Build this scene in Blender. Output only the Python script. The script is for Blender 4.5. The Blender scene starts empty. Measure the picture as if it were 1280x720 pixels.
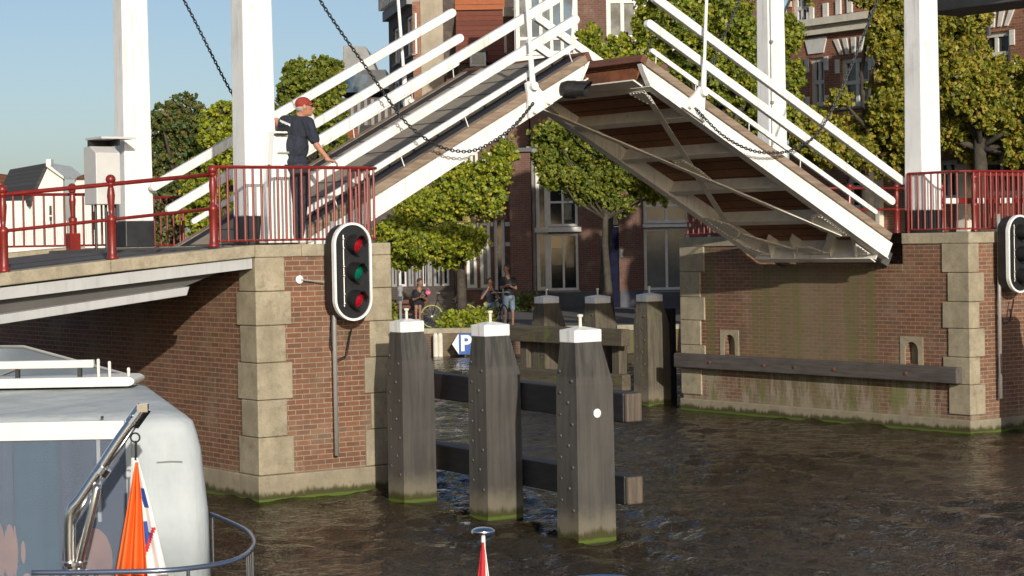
import bpy, bmesh, math, random
import numpy as np
from mathutils import Vector, Matrix, noise
R_ = math.radians
random.seed(7); rng = np.random.default_rng(11)
scn = bpy.context.scene
COL = scn.collection

# ------------------------------------------------------------------ camera numbers (1280 px wide)
FPX = 2600.0; CAMH = 3.3
PITCH = -math.atan(59.5/FPX); ROLL = R_(1.03)
_r0 = Vector((1,0,0)); FWD = Vector((0, math.cos(PITCH), math.sin(PITCH))); _u0 = _r0.cross(FWD)
RIGHT = _r0*math.cos(ROLL) - _u0*math.sin(ROLL); UP = _u0*math.cos(ROLL) + _r0*math.sin(ROLL)
CAM = Vector((0,0,CAMH))

# ------------------------------------------------------------------ frames (site axes for each structure)
def frame(ox, oy, deg, oz=0.0):
    return Matrix.Translation((ox,oy,oz)) @ Matrix.Rotation(R_(deg),4,'Z')
FB = frame(-3.28, 26.70, 35.6)     # the bridge: x across the channel, y along the channel
FW = Matrix.Identity(4)
def hit(px, py, F, x=None, y=None, z=None):
    """where a sight line meets a plane of a site frame (survey of the place)"""
    d = RIGHT*((px-640)/FPX) - UP*((py-360)/FPX) + FWD
    Fi = F.inverted(); o = Fi @ CAM; dl = Fi.to_3x3() @ d
    for i,a in enumerate((x,y,z)):
        if a is not None:
            t = (a-o[i])/dl[i]; return o + dl*t

# ------------------------------------------------------------------ mesh builder
class MB:
    def __init__(s, tf=None): s.v=[]; s.f=[]; s.tf=tf; s.mi=[]; s.cur=0
    def add(s, vs, fs):
        b=len(s.v)
        s.v += [tuple(s.tf(*p)) if s.tf else tuple(p) for p in vs]
        s.f += [tuple(b+i for i in f) for f in fs]; s.mi += [s.cur]*len(fs); return s
    def box(s, x0,x1,y0,y1,z0,z1):
        return s.add([(x0,y0,z0),(x1,y0,z0),(x1,y1,z0),(x0,y1,z0),(x0,y0,z1),(x1,y0,z1),(x1,y1,z1),(x0,y1,z1)],
                     [(0,3,2,1),(4,5,6,7),(0,1,5,4),(1,2,6,5),(2,3,7,6),(3,0,4,7)])
    def hexa(s, b, t):
        return s.add(list(b)+list(t), [(3,2,1,0),(4,5,6,7),(0,1,5,4),(1,2,6,5),(2,3,7,6),(3,0,4,7)])
    def prism(s, poly, axis, a, b):
        n=len(poly)
        def m(p,c): return {'x':(c,p[0],p[1]),'y':(p[0],c,p[1]),'z':(p[0],p[1],c)}[axis]
        return s.add([m(p,a) for p in poly]+[m(p,b) for p in poly],
              [tuple(range(n))[::-1], tuple(range(n,2*n))]+[(i,(i+1)%n,n+(i+1)%n,n+i) for i in range(n)])
    def tube(s, pts, r, n=8, cap=True, closed=False):
        P=[Vector(p) for p in pts]; m=len(P)
        rs=r if isinstance(r,(list,tuple)) else [r]*m
        vs=[]; prev=None
        for i,p in enumerate(P):
            if closed: t=(P[(i+1)%m]-P[i-1])
            else: t=(P[min(i+1,m-1)]-P[max(i-1,0)])
            if t.length<1e-9: t=Vector((0,0,1))
            t.normalize()
            if prev is None:
                a=Vector((0,0,1)) if abs(t.z)<.9 else Vector((1,0,0))
                nx=t.cross(a).normalized()
            else:
                nx=(prev-t*prev.dot(t)); nx=nx.normalized() if nx.length>1e-6 else t.orthogonal().normalized()
            prev=nx; ny=t.cross(nx)
            for k in range(n):
                an=2*math.pi*k/n; vs.append(p+(nx*math.cos(an)+ny*math.sin(an))*rs[i])
        fs=[]
        for i in range(m if closed else m-1):
            j=(i+1)%m
            for k in range(n): fs.append((i*n+k,i*n+(k+1)%n,j*n+(k+1)%n,j*n+k))
        if cap and not closed: fs += [tuple(range(n))[::-1], tuple((m-1)*n+k for k in range(n))]
        return s.add(vs,fs)
    def cyl(s,p0,p1,r0,r1=None,n=12): return s.tube([p0,p1],[r0,r0 if r1 is None else r1],n)
    def lathe(s, prof, c, n=14, axis=None):
        ax=Vector(axis).normalized() if axis else Vector((0,0,1)); c=Vector(c)
        e=ax.orthogonal().normalized() if axis else Vector((1,0,0)); g=ax.cross(e)
        vs=[];m=len(prof)
        for r,h in prof:
            for k in range(n):
                a=2*math.pi*k/n; vs.append(c+ax*h+(e*math.cos(a)+g*math.sin(a))*r)
        fs=[]
        for i in range(m-1):
            for k in range(n): fs.append((i*n+k,i*n+(k+1)%n,(i+1)*n+(k+1)%n,(i+1)*n+k))
        fs += [tuple(range(n))[::-1], tuple((m-1)*n+k for k in range(n))]
        return s.add(vs,fs)
    def ball(s,c,r,n=12,m=8,rot=None):
        rx,ry,rz = r if isinstance(r,(tuple,list)) else (r,r,r); c=Vector(c); vs=[];fs=[]
        for i in range(m+1):
            th=math.pi*i/m
            for k in range(n):
                a=2*math.pi*k/n; q=Vector((rx*math.sin(th)*math.cos(a),ry*math.sin(th)*math.sin(a),rz*math.cos(th)))
                if rot: q=rot@q
                vs.append(c+q)
        for i in range(m):
            for k in range(n): fs.append((i*n+k,i*n+(k+1)%n,(i+1)*n+(k+1)%n,(i+1)*n+k))
        return s.add(vs,fs)
    def limb(s,p0,p1,r0,r1,n=12):
        s.cyl(p0,p1,r0,r1,n); s.ball(p0,r0,n,8); s.ball(p1,r1,n,8); return s
    def chainl(s, pts, rs, n=12):
        for i in range(len(pts)-1): s.limb(pts[i],pts[i+1],rs[i],rs[i+1],n)
        return s
    def mesh(s, name, off=Vector((0,0,0)), smooth=False, fix=True):
        me=bpy.data.meshes.new(name)
        me.from_pydata([(a-off[0],b-off[1],c-off[2]) for a,b,c in s.v],[],s.f)
        if max(s.mi,default=0)>0: me.polygons.foreach_set('material_index',s.mi)
        if fix:
            bm=bmesh.new(); bm.from_mesh(me); bmesh.ops.remove_doubles(bm,verts=bm.verts,dist=1e-5) if smooth else None
            bmesh.ops.recalc_face_normals(bm,faces=bm.faces); bm.to_mesh(me); bm.free()
        if smooth: me.polygons.foreach_set('use_smooth',[True]*len(me.polygons))
        return me

def tag(o,label=None,cat=None,group=None,kind=None):
    if label: o['label']=label
    if cat: o['category']=cat
    if group: o['group']=group
    if kind: o['kind']=kind
    return o
class Thing:
    """an Empty at the thing's base that parents its parts"""
    def __init__(s,name,label,cat,base=(0,0,0),F=FW,group=None):
        s.o=bpy.data.objects.new(name,None); COL.objects.link(s.o); s.o.empty_display_size=.2
        s.base=Vector(base); s.o.matrix_world=F@Matrix.Translation(s.base); s.F=F
        tag(s.o,label,cat,group)
    def part(s,name,mb,mat,parent=None,smooth=False,bevel=0,label=None,**k):
        me=mb.mesh(name,s.base,smooth); o=finish(name,me,mat,bevel,**k)
        o.parent=parent or s.o
        if label: o['label']=label
        return o
def finish(name,me,mat,bevel=0,remesh=0,sm=0,split=False):
    o=bpy.data.objects.new(name,me); COL.objects.link(o)
    for m in (mat if isinstance(mat,(list,tuple)) else [mat]): me.materials.append(m)
    if bevel:
        b=o.modifiers.new('bevel','BEVEL'); b.width=bevel; b.segments=2; b.limit_method='ANGLE'; b.angle_limit=R_(40)
        b.harden_normals=False
    if remesh:
        b=o.modifiers.new('remesh','REMESH'); b.mode='VOXEL'; b.voxel_size=remesh; b.use_smooth_shade=True
        if sm:
            c=o.modifiers.new('smooth','SMOOTH'); c.iterations=sm; c.factor=.5
    return o
def single(name,mb,mat,label,cat,base=(0,0,0),F=FW,group=None,smooth=False,bevel=0,kind=None,**k):
    me=mb.mesh(name,Vector(base),smooth); o=finish(name,me,mat,bevel,**k)
    o.matrix_world=F@Matrix.Translation(Vector(base)); tag(o,label,cat,group,kind); return o
def copy_tree(o,parent=None):
    c=o.copy(); COL.objects.link(c)
    if parent: c.parent=parent
    for ch in list(o.children): copy_tree(ch,c)
    return c

# ------------------------------------------------------------------ materials
class NT:
    def __init__(s,name):
        s.m=bpy.data.materials.new(name); s.m.use_nodes=True; s.t=s.m.node_tree; s.N=s.t.nodes; s.L=s.t.links
        s.b=s.N['Principled BSDF']; s.out=s.N['Material Output']
    def n(s,ty,**k):
        x=s.N.new(ty)
        for a,b in k.items(): setattr(x,a,b)
        return x
    def l(s,a,b): s.L.new(a,b)
    def noise(s,vec,scale,detail=4,rough=.6):
        x=s.n('ShaderNodeTexNoise'); x.inputs['Scale'].default_value=scale; x.inputs['Detail'].default_value=detail; x.inputs['Roughness'].default_value=rough
        s.l(vec,x.inputs['Vector']); return x.outputs['Fac']
    def ramp(s,fac,stops):
        x=s.n('ShaderNodeValToRGB'); e=x.color_ramp.elements
        while len(e)<len(stops): e.new(.5)
        for i,(p,c) in enumerate(stops):
            e[i].position=p; e[i].color=(c if isinstance(c,tuple) else (c,c,c))+(1,) if not (isinstance(c,tuple) and len(c)==4) else c
        s.l(fac,x.inputs['Fac']); return x.outputs['Color']
    def mix(s,fac,a,b,mode='MIX'):
        x=s.n('ShaderNodeMix',data_type='RGBA',blend_type=mode)
        for sock,val in ((x.inputs[0],fac),(x.inputs[6],a),(x.inputs[7],b)):
            if isinstance(val,(int,float)): sock.default_value=val
            elif isinstance(val,tuple): sock.default_value=val+(1,)
            else: s.l(val,sock)
        return x.outputs[2]
    def math(s,op,a,b=0.0,c=None):
        x=s.n('ShaderNodeMath',operation=op)
        for i,val in enumerate((a,b,c)):
            if val is None: continue
            if isinstance(val,(int,float)): x.inputs[i].default_value=val
            else: s.l(val,x.inputs[i])
        return x.outputs[0]
    def smooth(s,val,lo,hi,a=0.,b=1.):
        x=s.n('ShaderNodeMapRange',interpolation_type='SMOOTHSTEP'); s.l(val,x.inputs[0])
        for i,q in enumerate((lo,hi,a,b)): x.inputs[i+1].default_value=q
        return x.outputs[0]
    def obj(s): 
        if not hasattr(s,'_tc'): s._tc=s.n('ShaderNodeTexCoord')
        return s._tc.outputs['Object']
    def world(s):
        g=s.n('ShaderNodeNewGeometry'); return g.outputs['Position']
    def xyz(s,v):
        x=s.n('ShaderNodeSeparateXYZ'); s.l(v,x.inputs[0]); return x.outputs
    def comb(s,x,y,z):
        c=s.n('ShaderNodeCombineXYZ')
        for i,q in enumerate((x,y,z)):
            if isinstance(q,(int,float)): c.inputs[i].default_value=q
            else: s.l(q,c.inputs[i])
        return c.outputs[0]
    def scale(s,v,sc):
        x=s.n('ShaderNodeMapping'); s.l(v,x.inputs[0]); x.inputs['Scale'].default_value=sc; return x.outputs[0]
    def bump(s,h,st,dist=.01,prev=None):
        x=s.n('ShaderNodeBump'); x.inputs['Strength'].default_value=st; x.inputs['Distance'].default_value=dist; s.l(h,x.inputs['Height'])
        if prev is not None: s.l(prev,x.inputs['Normal'])
        return x.outputs['Normal']
    def set(s,col=None,rough=None,metal=None,normal=None,**k):
        def put(name,v):
            i=s.b.inputs[name]
            if isinstance(v,tuple): i.default_value=v+(1,) if len(v)==3 else v
            elif isinstance(v,(int,float)): i.default_value=v
            else: s.l(v,i)
        if col is not None: put('Base Color',col)
        if rough is not None: put('Roughness',rough)
        if metal is not None: put('Metallic',metal)
        if normal is not None: s.l(normal,s.b.inputs['Normal'])
        for a,v in k.items(): put(a.replace('_',' '),v)
        return s.m

def plain(name,c,rough=.5,var=.15,sc=6.,bump=.15,bsc=60.,metal=0,dirt=None,streak=0,rust=0,**k):
    t=NT(name); o=t.obj()
    n=t.noise(o,sc,5); col=t.mix(t.smooth(n,.3,.7),tuple(x*(1-var) for x in c),tuple(min(1,x*(1+var)) for x in c))
    if dirt:
        d=t.noise(o,sc*.5,6,.7); col=t.mix(t.math('MULTIPLY',t.smooth(d,.52,.75),dirt[1]),col,dirt[0])
    if rust:
        d=t.noise(t.scale(o,(5,5,3.2)),2.2,7,.75); col=t.mix(t.math('MULTIPLY',t.smooth(d,.66,.74),rust),col,(.24,.10,.045))
        d=t.noise(t.scale(o,(26,26,1.3)),1.,3,.6); e=t.noise(o,1.1,3); col=t.mix(t.math('MULTIPLY',t.math('MULTIPLY',t.smooth(d,.62,.76),t.smooth(e,.5,.6)),rust*.7),col,(.34,.20,.11))
    if streak:
        d=t.noise(t.scale(o,(9,9,.7)),1.6,4,.6); col=t.mix(t.math('MULTIPLY',t.smooth(d,.5,.72),streak),col,(.16,.13,.10))
    nrm=t.bump(t.noise(o,bsc,3),bump,.003) if bump else None
    return t.set(col,rough,metal,nrm,**k)

def boxcoord(t):
    """2-D wall coordinates from the object's own axes: along the wall, height"""
    tc=t.n('ShaderNodeTexCoord'); o=t.xyz(tc.outputs['Object']); nn=t.xyz(tc.outputs['Normal'])
    side=t.math('GREATER_THAN',t.math('ABSOLUTE',nn[0]),.6)
    a=t.n('ShaderNodeMix',data_type='FLOAT'); t.l(side,a.inputs[0]); t.l(o[0],a.inputs[2]); t.l(o[1],a.inputs[3])
    return t.comb(a.outputs[0],o[2],0.), o, tc.outputs['Object']
def brick(name,c1,c2,mort,bw=.215,bh=.067,ms=.007,algae=False,stain=None,bump=.6,lime=0,film=False):
    t=NT(name); v,o,ob=boxcoord(t)
    b=t.n('ShaderNodeTexBrick'); t.l(v,b.inputs['Vector'])
    b.offset=.5; b.inputs['Scale'].default_value=1; b.inputs['Brick Width'].default_value=bw; b.inputs['Row Height'].default_value=bh
    b.inputs['Mortar Size'].default_value=ms; b.inputs['Mortar Smooth'].default_value=.3; b.inputs['Bias'].default_value=-.1
    b.inputs['Color1'].default_value=c1+(1,); b.inputs['Color2'].default_value=c2+(1,); b.inputs['Mortar'].default_value=mort+(1,)
    n1=t.noise(ob,1.3,5,.65); n2=t.noise(ob,9,4,.7); n3=t.noise(t.scale(ob,(2.5,2.5,.5)),1.0,5,.65)
    col=t.mix(t.smooth(n2,.3,.75),t.mix(.35,b.outputs['Color'],(.09,.05,.035),'MIX'),b.outputs['Color'])
    col=t.mix(t.math('MULTIPLY',t.smooth(n1,.48,.72),.5),col,(.27,.215,.15))
    n4=t.noise(ob,.8,6,.7); col=t.mix(t.math('MULTIPLY',t.smooth(n4,.5,.68),.5),col,(.11,.075,.048))
    wn=t.n('ShaderNodeTexWhiteNoise',noise_dimensions='2D'); fl=t.n('ShaderNodeVectorMath',operation='FLOOR'); t.l(t.scale(v,(1/bw,1/bh,1)),fl.inputs[0]); t.l(fl.outputs[0],wn.inputs['Vector'])
    col=t.mix(t.math('MULTIPLY',t.smooth(wn.outputs['Value'],.72,.78),t.math('MULTIPLY',t.math('SUBTRACT',1.,b.outputs['Fac']),.30)),col,(.075,.045,.034))
    if stain: col=t.mix(t.math('MULTIPLY',t.smooth(n3,.50,.66),stain),col,(.10,.11,.035))
    if lime: col=t.mix(t.math('MULTIPLY',t.smooth(t.noise(t.scale(ob,(6,6,1.2)),.9,5,.7),.58,.72),lime),col,(.42,.38,.30))
    if film:   # brown mud film over the middle, green runs, lime below the rubbing beam
        y=t.math('ADD',o[1],t.math('MULTIPLY',t.math('SUBTRACT',n1,.5),1.6))
        band=t.math('MULTIPLY',t.smooth(y,.9,2.9),t.smooth(y,3.6,5.6,1,0))
        col=t.mix(t.math('MULTIPLY',band,t.smooth(n2,.2,.7,.25,.85)),col,(.175,.14,.085))
        run=t.noise(t.scale(ob,(2,2.6,.10)),1.0,4,.6)
        gm=t.math('MULTIPLY',t.smooth(run,.48,.68),t.smooth(y,.9,1.9)); col=t.mix(t.math('MULTIPLY',gm,t.smooth(n2,.2,.7,.35,.9)),col,(.12,.125,.04))
        low=t.smooth(o[2],1.9,2.15,1,0)
        l2=t.noise(t.scale(ob,(3,3.2,.8)),1.0,5,.7); col=t.mix(t.math('MULTIPLY',low,t.math('MULTIPLY',t.smooth(l2,.42,.6),.65)),col,(.36,.32,.24))
        l3=t.noise(t.scale(ob,(2,2.1,.6)),1.3,5,.7); col=t.mix(t.math('MULTIPLY',low,t.math('MULTIPLY',t.smooth(l3,.5,.62),.7)),col,(.13,.15,.03))
    if algae: col=algae_mix(t,col,o,ob)
    h=t.math('SUBTRACT',1.0,b.outputs['Fac'])
    nrm=t.bump(h,bump,.008); nrm=t.bump(t.noise(ob,45,3),.25,.004,nrm)
    return t.set(col,.85,0,nrm)
def algae_mix(t,col,o,ob):
    wz=t.xyz(t.world())[2]; n=t.noise(ob,3.,5,.7); n5=t.noise(t.scale(ob,(7,7,2)),1.,4,.7)
    edge=t.math('ADD',wz,t.math('MULTIPLY',t.math('SUBTRACT',n,.5),.45))
    wet=t.smooth(edge,.14,.42,1,0); col=t.mix(t.math('MULTIPLY',wet,.55),col,(.22,.19,.13))
    moss=t.smooth(t.math('ADD',wz,t.math('MULTIPLY',t.math('SUBTRACT',n5,.5),.26)),.06,.14,1,0); col=t.mix(moss,col,(.05,.048,.012))
    g=t.smooth(t.math('ADD',wz,t.math('MULTIPLY',t.math('SUBTRACT',n5,.5),.05)),.018,.034,1,0); g=t.math('MULTIPLY',g,t.smooth(wz,-.02,-.005)); col=t.mix(t.smooth(wz,-.03,-.005,1,0),col,(.03,.024,.012)); col=t.mix(g,col,(.075,.115,.012))
    return col
def stone(name,c,algae=False,var=.3):
    t=NT(name); ob=t.obj(); o=t.xyz(ob); n=t.noise(ob,2.2,6,.7); n2=t.noise(ob,30,4,.7)
    col=t.mix(t.smooth(n,.3,.72),tuple(x*(1-var) for x in c),tuple(x*(1+var*.4) for x in c))
    col=t.mix(t.math('MULTIPLY',t.smooth(n2,.45,.75),.5),col,tuple(x*.5 for x in c))
    col=t.mix(t.math('MULTIPLY',t.smooth(t.noise(ob,6,6,.75),.52,.68),.55),col,(.17,.145,.095))
    col=t.mix(t.math('MULTIPLY',t.smooth(t.noise(t.scale(ob,(3,3,.6)),1.2,4,.7),.55,.7),.4),col,(.16,.14,.08))
    if algae: col=algae_mix(t,col,o,ob)
    return t.set(col,.85,0,t.bump(n2,.35,.006))

M={}
M['brick_pier']=brick('pier_brick',(.235,.098,.052),(.16,.066,.038),(.35,.285,.195),algae=True,stain=.1,lime=.3)
M['brick_pier_stained']=brick('stained_pier_brick',(.235,.098,.052),(.16,.066,.038),(.33,.27,.18),algae=True,film=True)
M['stone']=stone('sandstone',(.36,.31,.215),True)
M['coping']=stone('coping_stone',(.38,.33,.235))
M['white']=plain('white_gloss_paint',(.80,.81,.80),.35,.05,3,.08,25,dirt=((.52,.49,.42),.5),streak=.30,rust=.55)
M['white_leaf']=plain('white_leaf_paint',(.79,.79,.77),.35,.06,3,.08,25,dirt=((.45,.40,.32),.55),streak=.35,rust=.6)
M['white_under']=plain('underside_paint',(.76,.73,.66),.5,.12,3,.1,25,dirt=((.28,.22,.15),.6))
M['black_paint']=plain('black_base_paint',(.02,.022,.025),.45,.3,4,.1,30)
M['red']=plain('oxide_red_rail_paint',(.185,.016,.012),.35,.15,8,.1,50)
M['grey_paint']=plain('pale_grey_cabinet_paint',(.55,.55,.54),.45,.06,3,.05)
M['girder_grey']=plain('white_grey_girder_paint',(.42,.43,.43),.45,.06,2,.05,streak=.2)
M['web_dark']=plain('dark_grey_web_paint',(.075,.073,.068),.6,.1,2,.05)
M['asphalt']=plain('road_asphalt',(.085,.08,.082),.9,.25,5,.6,150)
M['planks']=None
M['chain']=plain('dark_chain_steel',(.045,.05,.055),.5,.3,20,.1,90,.6)
M['steel']=plain('polished_steel',(.80,.78,.74),.22,.04,3,0,10,1.0)
M['lens_red']=None
SUN_E=4.1; SKY_S=.108; SKY_A=.7; SKY_O=.9; SKY_D=1.35; EXPO=0.0
def planks(name,c,c2,axis,w,gap=(.02,.018,.016),rough=.8,wear=.4):
    """boards crossing the given own axis"""
    t=NT(name); ob=t.obj(); o=t.xyz(ob)[axis]
    s=t.math('DIVIDE',o,w); fr=t.math('FRACT',s); fl=t.math('FLOOR',s)
    wn=t.n('ShaderNodeTexWhiteNoise',noise_dimensions='1D'); t.l(fl,wn.inputs['W'])
    n=t.noise(t.scale(ob,(3,3,3)),2.,5,.7)
    col=t.mix(wn.outputs['Value'],c,c2); col=t.mix(t.math('MULTIPLY',t.smooth(n,.4,.7),wear),col,tuple(x*.5 for x in c))
    e=t.math('MINIMUM',fr,t.math('SUBTRACT',1.,fr)); g=t.smooth(e,.02,.06,1,0)
    col=t.mix(g,col,gap); return t.set(col,rough,0,t.bump(t.math('SUBTRACT',1.,g),.5,.01))
def wood(name,c,c2,axis=0,rough=.8,algae=False,green=0):
    sc=[14,14,14]; sc[axis]=1.0
    t=NT(name); ob=t.obj(); o=t.xyz(ob); n=t.noise(t.scale(ob,tuple(sc)),1.4,6,.7); n2=t.noise(ob,2.,4)
    col=t.mix(t.smooth(n,.3,.7),c2,c); col=t.mix(t.math('MULTIPLY',t.smooth(n2,.5,.75),.35),col,tuple(x*.5 for x in c2))
    if green: col=t.mix(t.math('MULTIPLY',t.smooth(t.noise(ob,2.7,5,.7),.52,.66),green),col,(.13,.15,.02))
    if algae: col=algae_mix(t,col,o,ob)
    return t.set(col,rough,0,t.bump(n,.4,.008))
M['deck_planks']=planks('leaf_deck_boards',(.34,.29,.22),(.27,.23,.175),0,.42)
M['under_planks']=planks('tarred_under_boards',(.31,.145,.078),(.22,.10,.055),0,.24,wear=.5)
M['fascia']=wood('weathered_edge_timber',(.30,.235,.17),(.17,.12,.085),0)
M['tip_wood']=wood('reddish_tip_timber',(.17,.07,.04),(.09,.04,.028),1)
M['rust']=plain('rusty_end_plate',(.16,.055,.022),.8,.4,4,.3,40,dirt=((.08,.07,.06),.7))
M['rubber']=plain('black_edge_strip',(.018,.017,.018),.7,.3,5,.2)
M['pile_paint']=None
t=NT('fender_post_boards'); ob=t.world(); o=t.xyz(ob); wz=t.xyz(t.world())[2]
n=t.noise(t.scale(ob,(9,9,.6)),1.6,5,.65); n2=t.noise(ob,1.6,5,.6)
c=t.mix(t.smooth(n,.3,.7),(.052,.048,.043),(.083,.076,.067))
c=t.mix(t.math('MULTIPLY',t.smooth(n2,.45,.7),.35),c,(.105,.095,.082)); nw=t.noise(t.scale(ob,(40,40,1.2)),1.0,5,.7); c=t.mix(t.math('MULTIPLY',t.smooth(nw,.60,.70),.5),c,(.03,.027,.024))
c=t.mix(t.smooth(wz,1.78,1.82),c,t.mix(t.smooth(n,.35,.62),(.035,.034,.030),(.075,.07,.06)))
c=algae_mix(t,c,o,ob)
M['pile']=t.set(c,.6,0,t.bump(n,.35,.006))
M['wale']=wood('tarred_wale',(.035,.035,.04),(.015,.016,.022),1,.5)
M['wale_end']=wood('sawn_wale_end',(.15,.115,.085),(.06,.047,.037),2)
M['old_wood']=wood('old_grey_timber',(.12,.10,.066),(.06,.05,.034),1,.85,True,.6)
M['old_post']=wood('old_grey_post',(.13,.11,.08),(.065,.055,.04),2,.85,True,.25)
M['fender']=wood('fender_timber',(.115,.10,.09),(.065,.056,.052),1,.75)
M['black']=plain('black_housing',(.012,.012,.013),.5,.3,6,.1)
def lens(name,c,e=0.):
    t=NT(name); ob=t.obj(); v=t.n('ShaderNodeTexVoronoi'); v.inputs['Scale'].default_value=60; t.l(ob,v.inputs['Vector'])
    col=t.mix(v.outputs['Distance'],c,tuple(x*.6 for x in c))
    k={}
    if e: k={'Emission_Color':c,'Emission_Strength':e}
    return t.set(col,.2,0,t.bump(v.outputs['Distance'],.3,.004),**k)
M['lens_red']=lens('red_lens',(.40,.006,.016),.05); M['lens_green']=lens('green_lens',(.0,.15,.09),.03); M['lens_orange']=lens('orange_lens',(.55,.10,.01))
M['alu']=plain('brushed_pole',(.62,.61,.58),.35,.06,4,.05,40,.6)
M['skin']=plain('skin',(.42,.20,.13),.5,.12,12,.1,80,Subsurface_Weight=.05)
M['skin_shaded']=plain('shaded_skin',(.26,.14,.09),.5,.12,12,.1)  # shade on the quay people is put into this darker skin colour
def cloth_mat(name,c):
    t=NT(name); ob=t.obj(); f=t.noise(t.scale(ob,(7,7,4)),1.0,4,.55); w=t.noise(ob,160,2)
    return t.set(t.mix(t.smooth(t.noise(ob,5,4),.3,.7),tuple(x*.8 for x in c),tuple(x*1.25 for x in c)),.9,0,t.bump(w,.2,.002,t.bump(f,1.,.09)))
M['navy']=cloth_mat('navy_cloth',(.020,.024,.040))
M['trouser']=cloth_mat('dark_grey_trousers',(.035,.033,.045))
M['blackcloth']=plain('black_cloth',(.012,.012,.016),.85,.2,9,.3,120)
M['denim']=cloth_mat('pale_denim',(.13,.17,.23))
M['redcap']=plain('red_cap_cloth',(.24,.028,.02),.8,.2,9,.3,120)
M['hair']=plain('brown_hair',(.05,.032,.022),.7,.3,30,.4,150)
M['grey_hair']=plain('grey_hair',(.35,.31,.27),.7,.2,30,.4,150)
M['shoe']=plain('white_shoe',(.6,.58,.55),.6,.1)
M['strip']=plain('light_lettering_strip',(.5,.52,.54),.6,.2,40,.1)
def glass(name,c=(.02,.025,.03),rough=.06,var=.5,spec=.5):
    t=NT(name); ob=t.obj(); n=t.noise(ob,1.1,4,.6)
    col=t.mix(t.smooth(n,.35,.65),tuple(x*(1-var) for x in c),tuple(x*(1+var) for x in c))
    return t.set(col,rough,0,t.bump(t.noise(ob,1.4,2),.04,.02),Specular_IOR_Level=spec)
M['glass']=glass('window_glass'); M['glass_blue']=glass('blue_window_glass',(.06,.10,.14)); M['glass_blind']=glass('blind_behind_glass',(.085,.105,.108),.15,.2)
M['glass_curtain']=glass('curtained_glass',(.12,.125,.115),.12,.6)
M['frame_white']=plain('painted_window_frame',(.62,.62,.58),.5,.08,5,.05)
M['cream']=plain('cream_render',(.66,.62,.52),.8,.1,3,.2,30)
M['wall_white']=plain('white_render',(.68,.68,.64),.85,.06,1.5,.15,20,streak=.1)
M['roof_dark']=planks('dark_roof_tiles',(.085,.08,.075),(.06,.055,.052),2,.22)
M['roof_orange']=planks('orange_roof_tiles',(.36,.11,.04),(.27,.08,.03),2,.25)
M['roof_red']=planks('red_brown_roof_tiles',(.19,.055,.03),(.13,.04,.025),2,.24)
M['slate']=plain('dark_slate',(.075,.078,.08),.6,.25,2,.3,12)
M['lead']=plain('grey_lead',(.24,.24,.235),.7,.15,2,.1)
M['render_beige']=plain('beige_render',(.36,.31,.23),.9,.15,1.2,.3,12,streak=.25)
M['plinth']=plain('dark_plinth',(.08,.085,.10),.8,.15,2,.2)
M['house_brick']=brick('house_brick',(.17,.068,.048),(.12,.048,.035),(.17,.145,.12),.23,.075,.008)
M['house_brick_orange']=brick('orange_house_brick',(.36,.13,.07),(.27,.095,.05),(.34,.27,.2),.23,.075,.008)
M['house_brick_dark']=brick('dark_house_brick',(.07,.055,.05),(.045,.038,.036),(.10,.095,.09),.23,.075,.008)
M['door']=plain('dark_blue_door',(.010,.012,.030),.85,.2,Specular_IOR_Level=.1)
M['bark']=plain('bark',(.055,.046,.034),.9,.35,5,.8,25)
M['quay_brick']=brick('quay_brick',(.15,.085,.055),(.10,.06,.04),(.18,.15,.11),stain=.7)
M['street']=plain('street_paving',(.10,.092,.085),.9,.2,3,.4,40)
M['blue_sign']=plain('sign_blue',(.015,.09,.36),.4,.03,3,0); M['sign_white']=plain('sign_white',(.75,.75,.73),.4,.03,3,0)
t=NT('pale_grey_canvas'); ob=t.obj(); f=t.noise(t.scale(ob,(2.2,2.2,.9)),1.3,4,.5); n=t.noise(ob,1.8,5,.6); w=t.noise(ob,220,2)
c=t.mix(t.smooth(n,.35,.7),(.40,.44,.455),(.48,.52,.53)); c=t.mix(t.math('MULTIPLY',t.smooth(t.noise(t.scale(ob,(6,6,.8)),1.2,5,.7),.55,.7),.35),c,(.30,.33,.34))
M['canvas']=t.set(c,.75,0,t.bump(w,.15,.002,t.bump(f,1.,.04)))
M['canvas_white']=plain('white_canvas_trim',(.70,.70,.66),.6,.04,2,.3,6)
M['gel']=plain('white_gelcoat',(.74,.72,.64),.25,.03,2,0)
M['vinyl']=None
M['boat_blue']=plain('navy_boat_rail',(.04,.055,.13),.25,.1,3,0,10,.3)
M['rail_blue']=plain('blue_grey_rail',(.20,.24,.34),.2,.1,3,0,10,.7)
M['orange']=plain('orange_flag_cloth',(.75,.13,.015),.7,.06,4,.15,60)
M['flag_white']=plain('white_flag_cloth',(.72,.71,.70),.7,.04,4,.15,60)
M['flag_blue']=plain('blue_flag_cloth',(.02,.07,.30),.7,.06,4,.15,60)
M['flag_red']=plain('red_flag_cloth',(.50,.02,.03),.7,.06,4,.15,60)
M['bike']=plain('bicycle_paint',(.02,.02,.022),.4,.2); M['bike_green']=plain('yellow_green_tyre',(.36,.42,.12),.6,.1)
M['tarp_blue']=plain('blue_tarpaulin',(.03,.12,.30),.5,.1,2,.3,8)
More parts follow.
